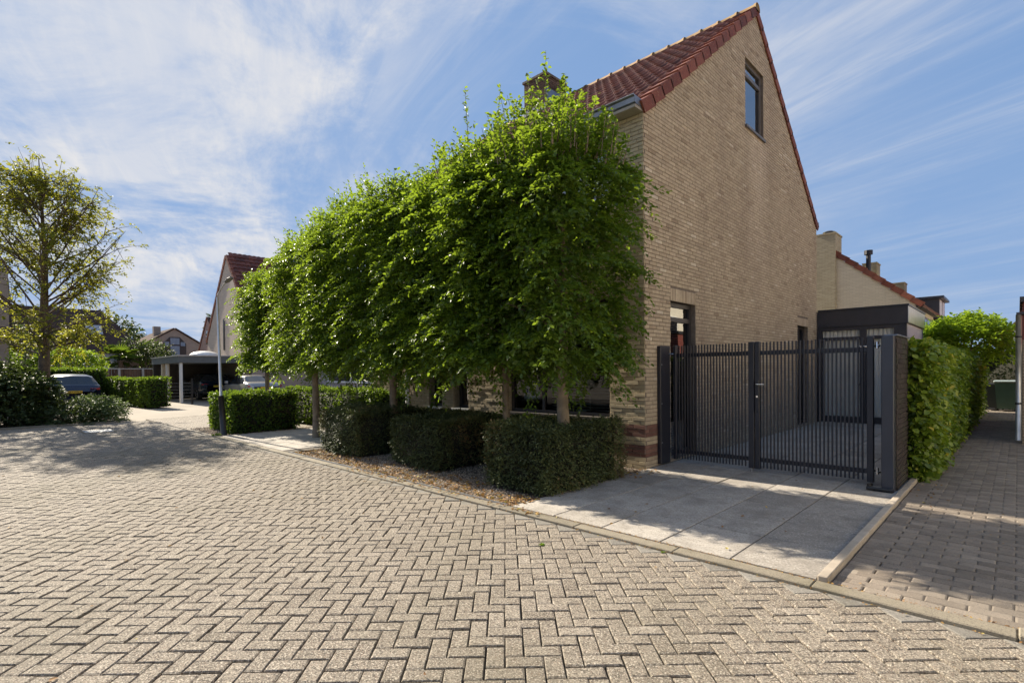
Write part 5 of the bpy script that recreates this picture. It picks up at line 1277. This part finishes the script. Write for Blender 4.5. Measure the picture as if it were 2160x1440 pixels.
# ------------------------------------------------------------------ cars
TAIL = mat_plain('tail light', (0.30, 0.012, 0.015), 0.25); PLATE = mat_plain('yellow plate', (0.62, 0.42, 0.03), 0.5); PLTXT = mat_plain('plate lettering', (0.02, 0.02, 0.02), 0.6)
CARGLASS = mat_plain('car glass', (0.025, 0.03, 0.035), 0.06, spec=0.9)
RIM = mat_plain('alloy rim', (0.35, 0.35, 0.36), 0.3, metal=0.8)
def car(name, label, loc, head, paint, kind='suv', plate=None):
    t = bpy.data.objects.new(name, None); COL.objects.link(t); t.location = loc; t.rotation_euler = (0, 0, head); tag(t, label, 'car', 'parked cars')
    if kind == 'suv':   # x: rear 0 -> front 4.55
        st = [(0.00, .48, .62, .80, .80, .60), (.06, .40, .86, 1.02, 1.02, .74), (.22, .34, .92, 1.06, 1.10, .78), (.52, .30, .93, 1.08, 1.46, .62), (.72, .30, .93, 1.08, 1.52, .60), (1.5, .30, .93, 1.06, 1.56, .61), (2.3, .30, .93, 1.04, 1.53, .60), (2.75, .30, .93, 1.03, 1.42, .58), (3.35, .30, .93, 1.01, 1.03, .70), (3.9, .32, .91, .96, .97, .66), (4.4, .36, .84, .80, .80, .58), (4.55, .45, .66, .64, .64, .5)]; gl = (3, 8); wb = (.85, 3.62); wr = .35
    else:
        st = [(0.00, .50, .60, .82, .82, .60), (.05, .38, .84, .96, .97, .74), (.30, .30, .90, 1.00, 1.02, .76), (.75, .27, .91, .98, 1.08, .68), (1.35, .27, .91, .96, 1.38, .57), (1.9, .27, .91, .95, 1.43, .57), (2.5, .27, .91, .94, 1.41, .56), (3.25, .27, .91, .93, 1.0, .64), (3.9, .29, .90, .88, .90, .64), (4.5, .33, .82, .76, .76, .56), (4.68, .42, .62, .6, .6, .5)]; gl = (2, 8); wb = (.95, 3.75); wr = .33
    rows = []
    for (x, zb, hw_, zs, zr, hr) in st:
        zm = zb + (zs - zb) * .45
        half = [(0, zb), (hw_ * .80, zb), (hw_ * .97, zb + .10), (hw_, zm), (hw_ * .985, zs - .06), (hw_ * .955, zs), (hr * 1.10 if zr - zs > .15 else hw_ * .9, zs + (zr - zs) * .85), (hr * .85, zr - .005 if zr - zs > .15 else zr), (0, zr + .012)]
        rows.append([(x, y, z) for y, z in half] + [(x, -y, z) for y, z in half[-2:0:-1]])
    k = len(rows[0]); V = [p for r in rows for p in r]; body = []; glass = []
    for i in range(len(rows) - 1):
        for j in range(k):
            f = (i * k + j, i * k + (j + 1) % k, (i + 1) * k + (j + 1) % k, (i + 1) * k + j)
            jj = j if j < 9 else k - 1 - j
            isg = False
            if gl[0] <= i + 0 < gl[1] and (j in (5,) or j == k - 6): isg = st[i][4] - st[i][3] > .12 or st[i + 1][4] - st[i + 1][3] > .12
            steep = abs(st[i + 1][4] - st[i][4]) / (st[i + 1][0] - st[i][0])
            if steep > .35 and (j in (6, 7, 8, 9) or j in (k - 7, k - 8)) and 1 < i < len(rows) - 3: isg = True
            (glass if isg else body).append(f)
    body.append(tuple(range(k))); body.append(tuple((len(rows) - 1) * k + j for j in range(k))[::-1])
    def part(name, V, F, mat, parent, smooth=True):
        us = sorted({i for f in F for i in f}); mp = {a: b_ for b_, a in enumerate(us)}; V = [V[i] for i in us]; F = [tuple(mp[i] for i in f) for f in F]
        me = bpy.data.meshes.new(name); me.from_pydata(V, [], F); me.materials.append(mat)
        if smooth: me.polygons.foreach_set('use_smooth', [True] * len(F))
        me.update(); o = bpy.data.objects.new(name, me); COL.objects.link(o); o.parent = parent; o.color = (0, 0, 0, 1); return o
    b = part('body', V, body, paint, t)
    g_ = part('windows', V, glass, CARGLASS, t)
    def bx(name, a, c, mat, parent, e=.01):
        m = MB(); m.bbox(a, c, e); return part(name, m.v, m.f, mat, parent, False)
    for x in wb:
        for s in (-1, 1):
            m = MB(); m.tube([(x, s * .93, wr), (x, s * .70, wr)], wr, 20); wn = part('wheel', m.v, m.f, RUBBER, t, False)
            m = MB(); m.tube([(x, s * .936, wr), (x, s * .90, wr)], wr * .66, 14); part('rim', m.v, m.f, RIM, wn, False)
            for q in range(5):
                a = q * 2 * PI / 5; m = MB(); m.tube([(x, s * .945, wr), (x + wr * .6 * math.cos(a), s * .94, wr + wr * .6 * math.sin(a))], .03, 5); part('spoke', m.v, m.f, RUBBER, wn, False)
    zt = .86 if kind == 'suv' else .80
    for s in (-1, 1):
        bx('tail_light', (.035, min(s * .50, s * .86), zt), (.16, max(s * .50, s * .86), zt + .10), TAIL, t, .02)
        bx('reflector', (.035, min(s * .62, s * .80), .42), (.10, max(s * .62, s * .80), .47), TAIL, t)
        bx('headlight', (4.28, min(s * .45, s * .72), .66), (4.46, max(s * .45, s * .72), .76), WHITE, t, .02)
        bx('mirror', (2.95 if kind == 'suv' else 2.9, min(s * .93, s * 1.07), .98), (3.08, max(s * .93, s * 1.07), 1.12), paint, t, .02)
    bx('bumper', (-.03, -.80, .36), (.10, .80, .52), BLACK, t, .03)
    pl = bx('number_plate', (-.012, -.26, .70 if kind != 'suv' else .74), (.03, .26, .81 if kind != 'suv' else .85), PLATE, t, .004)
    if plate:
        cu = bpy.data.curves.new('plate_number', 'FONT'); cu.body = plate; cu.size = .105; cu.align_x = 'CENTER'; cu.align_y = 'CENTER'; cu.materials.append(PLTXT)
        tmp = bpy.data.objects.new('tmp', cu); me = bpy.data.meshes.new_from_object(tmp); bpy.data.objects.remove(tmp); me.materials.clear(); me.materials.append(PLTXT)
        o = bpy.data.objects.new('plate_number', me); COL.objects.link(o); o.parent = pl; o.location = (-.016, 0, .795 if kind == 'suv' else .755); o.rotation_euler = (PI / 2, 0, -PI / 2)
    return t
def paint(name, c, rough=.22, metal=.3):
    m, tt, bs, out = node_mat(name); bs.inputs['Base Color'].default_value = C4(c); bs.inputs['Roughness'].default_value = rough; bs.inputs['Metallic'].default_value = metal
    bs.inputs['Coat Weight'].default_value = .7; bs.inputs['Coat Roughness'].default_value = .05; return m
NAVY = paint('navy car paint', (0.008, 0.010, 0.028)); TEALB = paint('dark blue car paint', (0.02, 0.035, 0.055)); GREYC = paint('grey car paint', (0.42, 0.41, 0.39), .28, .5); WHITEC = paint('white car paint', (.6, .62, .65), .3, 0)
car('parked_car', 'dark navy car seen from behind beside the shrubs', (-24.6, -4.15, 0), PI, NAVY, 'suv', 'GRV-NA-S')
car('parked_car', 'dark blue car standing under the carport roof', (-30.0, 2.95, 0), PI, TEALB, 'suv', None)
car('parked_car', 'silver grey saloon parked right of the carport post', (-24.5, 3.62, 0), PI, GREYC, 'saloon', None)

# ------------------------------------------------------------------ lamp post, cover, street tree, shrubs
lm = thing('lamp_post', 'slim grey street lamp with black foot beside the hedge', 'street lamp', (-9.98, -2.80, 0))
m = MB(); m.tube([(-9.90, -2.80, -.05), (-10.0, -2.82, .95)], [.075, .06], 12); m.build('foot', BLACK, lm, True)
m = MB(); m.tube([(-10.0, -2.82, .95), (-10.10, -2.84, 3.36), (-10.08, -2.835, 3.42), (-9.85, -2.82, 3.56), (-9.60, -2.80, 3.66)], [.034, .026, .020, .015, .014], 10); m.build('pole', PALEMETAL, lm, True)
m = MB(); V = []; c = np.array([-9.42, -2.79, 3.70]); d = unit(np.array([1.0, .05, .24])); sdv = unit(np.cross(d, [0, 0, 1])); up_ = np.cross(sdv, d)
for i, (s, w_, h_) in enumerate(((-.18, .02, .02), (-.10, .06, .03), (.08, .07, .034), (.19, .04, .02))):
    for a in range(10): an = 2 * PI * a / 10; V.append(c + d * s + sdv * w_ * math.cos(an) + up_ * h_ * max(-.35, math.sin(an)))
F = [(i * 10 + a, i * 10 + (a + 1) % 10, i * 10 + 10 + (a + 1) % 10, i * 10 + 10 + a) for i in range(3) for a in range(10)] + [tuple(range(10)), tuple(range(30, 40))[::-1]]
m.add(V, F); m.build('lamp_head', mat_plain('lamp housing', (0.20, 0.20, 0.20), 0.6), lm, True)
ms = thing('manhole_cover', 'pale rectangular metal access cover in the road', 'manhole cover', (-13.6, -4.75, 0))
m = MB(); m.box((-14.05, -5.05, -.03), (-13.25, -4.45, -.008)); m.build('plate', GALV, ms)
m = MB(); 
for a in ((-14.09, -5.09, -14.05, -4.41), (-13.25, -5.09, -13.21, -4.41), (-14.05, -5.09, -13.25, -5.05), (-14.05, -4.45, -13.25, -4.41)): m.box((a[0], a[1], -.03), (a[2], a[3], -.004))
m.build('rim', KERB, ms)

def street_tree():
    t = thing('street_tree', 'tall open street tree with olive leaves on the left', 'tree', (-20.0, -5.4, 0))
    m = MB(); tips = []
    base = np.array([-20.0, -5.4, 0]); H = 9.3
    tp = [base + [0, 0, -.05], base + [.02, 0, 1.2], base + [-.04, .03, 2.4], base + [-.10, .05, 3.8], base + [-.16, .1, 5.4], base + [-.14, .05, 7.2], base + [-.25, 0, 9.0]]
    m.tube(tp, [.21, .165, .15, .12, .08, .045, .012], 12)
    m.build('trunk', BARK, t, True)
    mb = MB()
    def along(z):
        for i in range(len(tp) - 1):
            if tp[i][2] <= z <= tp[i + 1][2]: k = (z - tp[i][2]) / (tp[i + 1][2] - tp[i][2]); return np.array(tp[i]) * (1 - k) + np.array(tp[i + 1]) * k
        return np.array(tp[-1])
    for k in range(66):
        z = 2.1 + 5.9 * (k / 65.0) + random.uniform(-.12, .12); a = random.uniform(0, 2 * PI); p0 = along(z)
        R = (2.95 * max(.10, 1 - ((z - 2.7) / 6.2)) ** .85 if z > 2.7 else 2.6) * random.uniform(.7, 1.1)
        rise = random.uniform(.6, 1.25) * R if z > 3.0 else random.uniform(.0, .5) * R
        d = np.array([math.cos(a), math.sin(a), 0]); p1 = p0 + d * R * .5 + [0, 0, rise * .45]; p2 = p0 + d * R + [0, 0, rise]
        mb.tube([p0, p1, p2], [.045 * (1 - z / 13), .026, .006], 6)
        for q in range(15):
            s = random.uniform(.25, 1); pb = p0 * (1 - s) + p2 * s if s > .5 else p0 * (1 - 2 * s) + p1 * 2 * s
            dd = unit(d * random.uniform(.2, .9) + rng.normal(0, .5, 3) + [0, 0, .25]); L = random.uniform(.35, 1.25) * (1 - .3 * s); pe = pb + dd * L
            mb.tube([pb, (pb + pe) / 2 + [0, 0, .03], pe], [.012, .008, .003], 4); tips.append((pb, pe))
    mb.build('branches', BARK, t)
    P = []; N = []
    for pb, pe in tips:
        if random.random() < (.0 if pb[2] < 5 else .08): continue
        for q in range(int(random.choice((1, 3, 6)) * (1.35 if pb[2] < 5.0 else 1))):
            s = random.uniform(.25, 1.08); P.append(pb * (1 - s) + pe * s + rng.normal(0, .07, 3)); N.append(unit(pe - pb))
    P = np.array(P); N = np.array(N)
    ls = sprays(P, N, 6, .30, .105, droop=.4, up=.1, wander=.7)
    tone = np.clip(rng.normal(.5, .22, len(ls[0])) + .15 * lumps(ls[0], 1.3), 0, 1)
    obj('crown', leaf_mesh('crown', *ls, STREETLEAF, tone, wr=.33), t)
street_tree()
flat('shrub_bed', [(-16.5, -12), (-16.35, -3.95), (-17.4, -3.7), (-24, -2.95), (-30, -2.8), (-30, -12)], -0.040, SOIL)
bk = MB(); bk.bbox((-16.48, -12, -.06), (-16.36, -3.9, .03), .01); o = bk.build('bed_kerb', KERB); tag(o, 'low concrete kerb along the shrub bed', 'kerb')
GS = 'shrubs in the left bed'
bush('rhododendron', 'large dark shrub filling the left edge of the bed', (-18.9, -8.2, .85), (2.2, 2.0, 1.0), 1300, DARKLEAF, .15, group=GS, k=6)
bush('rhododendron', 'dark rounded shrub left of the street tree trunk', (-18.7, -6.3, .8), (1.6, 1.1, .95), 1100, DARKLEAF, .13, group=GS, k=6)
bush('rhododendron', 'leafy shrub hugging the street tree trunk', (-20.3, -5.7, .6), (.8, .6, .65), 400, DARKLEAF, .12, group=GS, k=6)
bush('ground_cover_shrub', 'low spreading shrub along the kerb under the tree', (-18.2, -5.1, .15), (1.75, 1.0, .36), 900, DARKLEAF, .09, group=GS, k=6)
bush('ground_cover_shrub', 'low sunlit shrub at the tip of the bed', (-18.6, -4.15, .22), (2.0, .65, .48), 900, GREYLEAF, .09, group=GS, k=6)
bush('ground_cover_shrub', 'low dark shrub along the kerb at the left edge', (-17.6, -7.6, .3), (1.2, 1.9, .55), 900, DARKLEAF, .09, group=GS, k=6)
bush('ground_cover_shrub', 'low shrub behind the sunlit one near the navy car', (-21.6, -3.75, .12), (1.8, .5, .25), 500, GREYLEAF, .09, group=GS, k=6)
G2 = 'clipped garden shrubs beyond the parked cars'
bush('dome_shrub', 'bright green dome shaped shrub above the far hedge', (-38.5, -3.1, 2.15), (1.2, 1.8, .95), 900, LIME, .16, group=G2, trunk=.08, k=5, lump=.08)
bush('dome_shrub', 'bright green shrub behind the street tree trunk', (-36.5, -7.0, 2.4), (1.3, 1.5, .9), 700, LIME, .16, group=G2, k=5, lump=.1)
bush('dome_shrub', 'bright green shrub beside the edge house wall', (-35.0, -9.2, 2.5), (1.2, 1.5, 1.0), 700, LIME, .16, group=G2, k=5, lump=.1)
bush('garden_shrub', 'grey green garden shrub right of the street tree trunk', (-41.5, -5.2, 2.6), (1.5, 1.7, 1.6), 800, GREYLEAF, .17, group=G2, k=5)
bush('garden_shrub', 'olive shrub behind the street tree', (-43, -7.5, 2.4), (1.6, 2.0, 1.3), 600, STREETLEAF, .18, group=G2, k=5)
bush('garden_tree', 'light green tree left of the arched window house', (-48.5, 2.9, 2.2), (1.8, 1.3, 1.7), 900, BEECH, .2, 'tree', trunk=.12, k=5)
bush('garden_tree', 'dark green tree behind the palm', (-45.5, 2.2, 2.2), (1.8, 1.6, 1.9), 800, DARKLEAF, .2, 'tree', trunk=.12, k=5)
bush('distant_tree', 'distant rounded tree above the brown roof', (-75, 3.0, 5.2), (4, 5.0, 3.0), 900, DARKLEAF, .4, 'tree', trunk=.2, k=5)
bush('distant_tree', 'distant low tree right of the arched window house', (-70, 12.5, 2.6), (3, 2.0, 2.2), 600, BEECH, .35, 'tree', trunk=.2, k=5)
# monkey-puzzle like open conifer beside the rose house, palm
def conifer():
    c = np.array([-52.0, 9.0, 0]); t = thing('conifer_tree', 'thin open conifer left of the rose brick house', 'tree', c)
    m = MB(); m.tube([c, c + [0, 0, 7.2]], [.14, .02], 8); m.build('trunk', BARK, t)
    P = []; N = []; mb = MB()
    for k in range(34):
        z = 2.0 + k * .155; a = k * 2.4; L = 1.5 * (1 - z / 8.2) + .25; d = np.array([math.cos(a), math.sin(a), .35]); e = c + [0, 0, z] + d * L
        mb.tube([c + [0, 0, z], e], [.03, .01], 5)
        for q in range(9): s = (q + 1) / 9; P.append(c + [0, 0, z] + d * L * s); N.append(unit(d))
    mb.build('branches', BARK, t)
    P = np.array(P); N = np.array(N); ls = sprays(P, N, 6, .28, .20, droop=.2)
    obj('crown', leaf_mesh('crown', *ls, DARKLEAF, rng.random(len(ls[0])), wr=.16), t)
conifer()
def palm():
    c = np.array([-43.5, .35, 0]); t = thing('palm_tree', 'fan palm standing behind the brown fence', 'tree', c)
    m = MB(); m.tube([c, c + [0, 0, 2.6]], [.16, .13], 10); m.build('trunk', BARK, t)
    P = []; A = []; N = []; S_ = []
    for k in range(26):
        a = k * 2.4; e = random.uniform(-.5, 1.1); d = np.array([math.cos(a) * math.cos(e), math.sin(a) * math.cos(e), math.sin(e)]); h_ = c + [0, 0, 2.75] + d * .65
        u = unit(np.cross(d, [0, 0, 1.0])); 
        for q in range(13):
            an = (q - 6) / 6 * 1.25; P.append(h_); A.append(d * math.cos(an) + u * math.sin(an) - np.array([0, 0, .25])); N.append(np.cross(u, d)); S_.append(.75 * (1 - .25 * abs(an)))
    obj('crown', leaf_mesh('crown', np.array(P), np.array(A), np.array(N), np.array(S_), BEECH, rng.random(len(P)), wr=.045), t)
palm()
for k in list(bpy.data.objects):
    if '_base' in k: del k['_base']
print('objects', len(bpy.data.objects), 'tris', sum(sum(len(p.vertices) - 2 for p in m.polygons) * 1 for m in bpy.data.meshes))
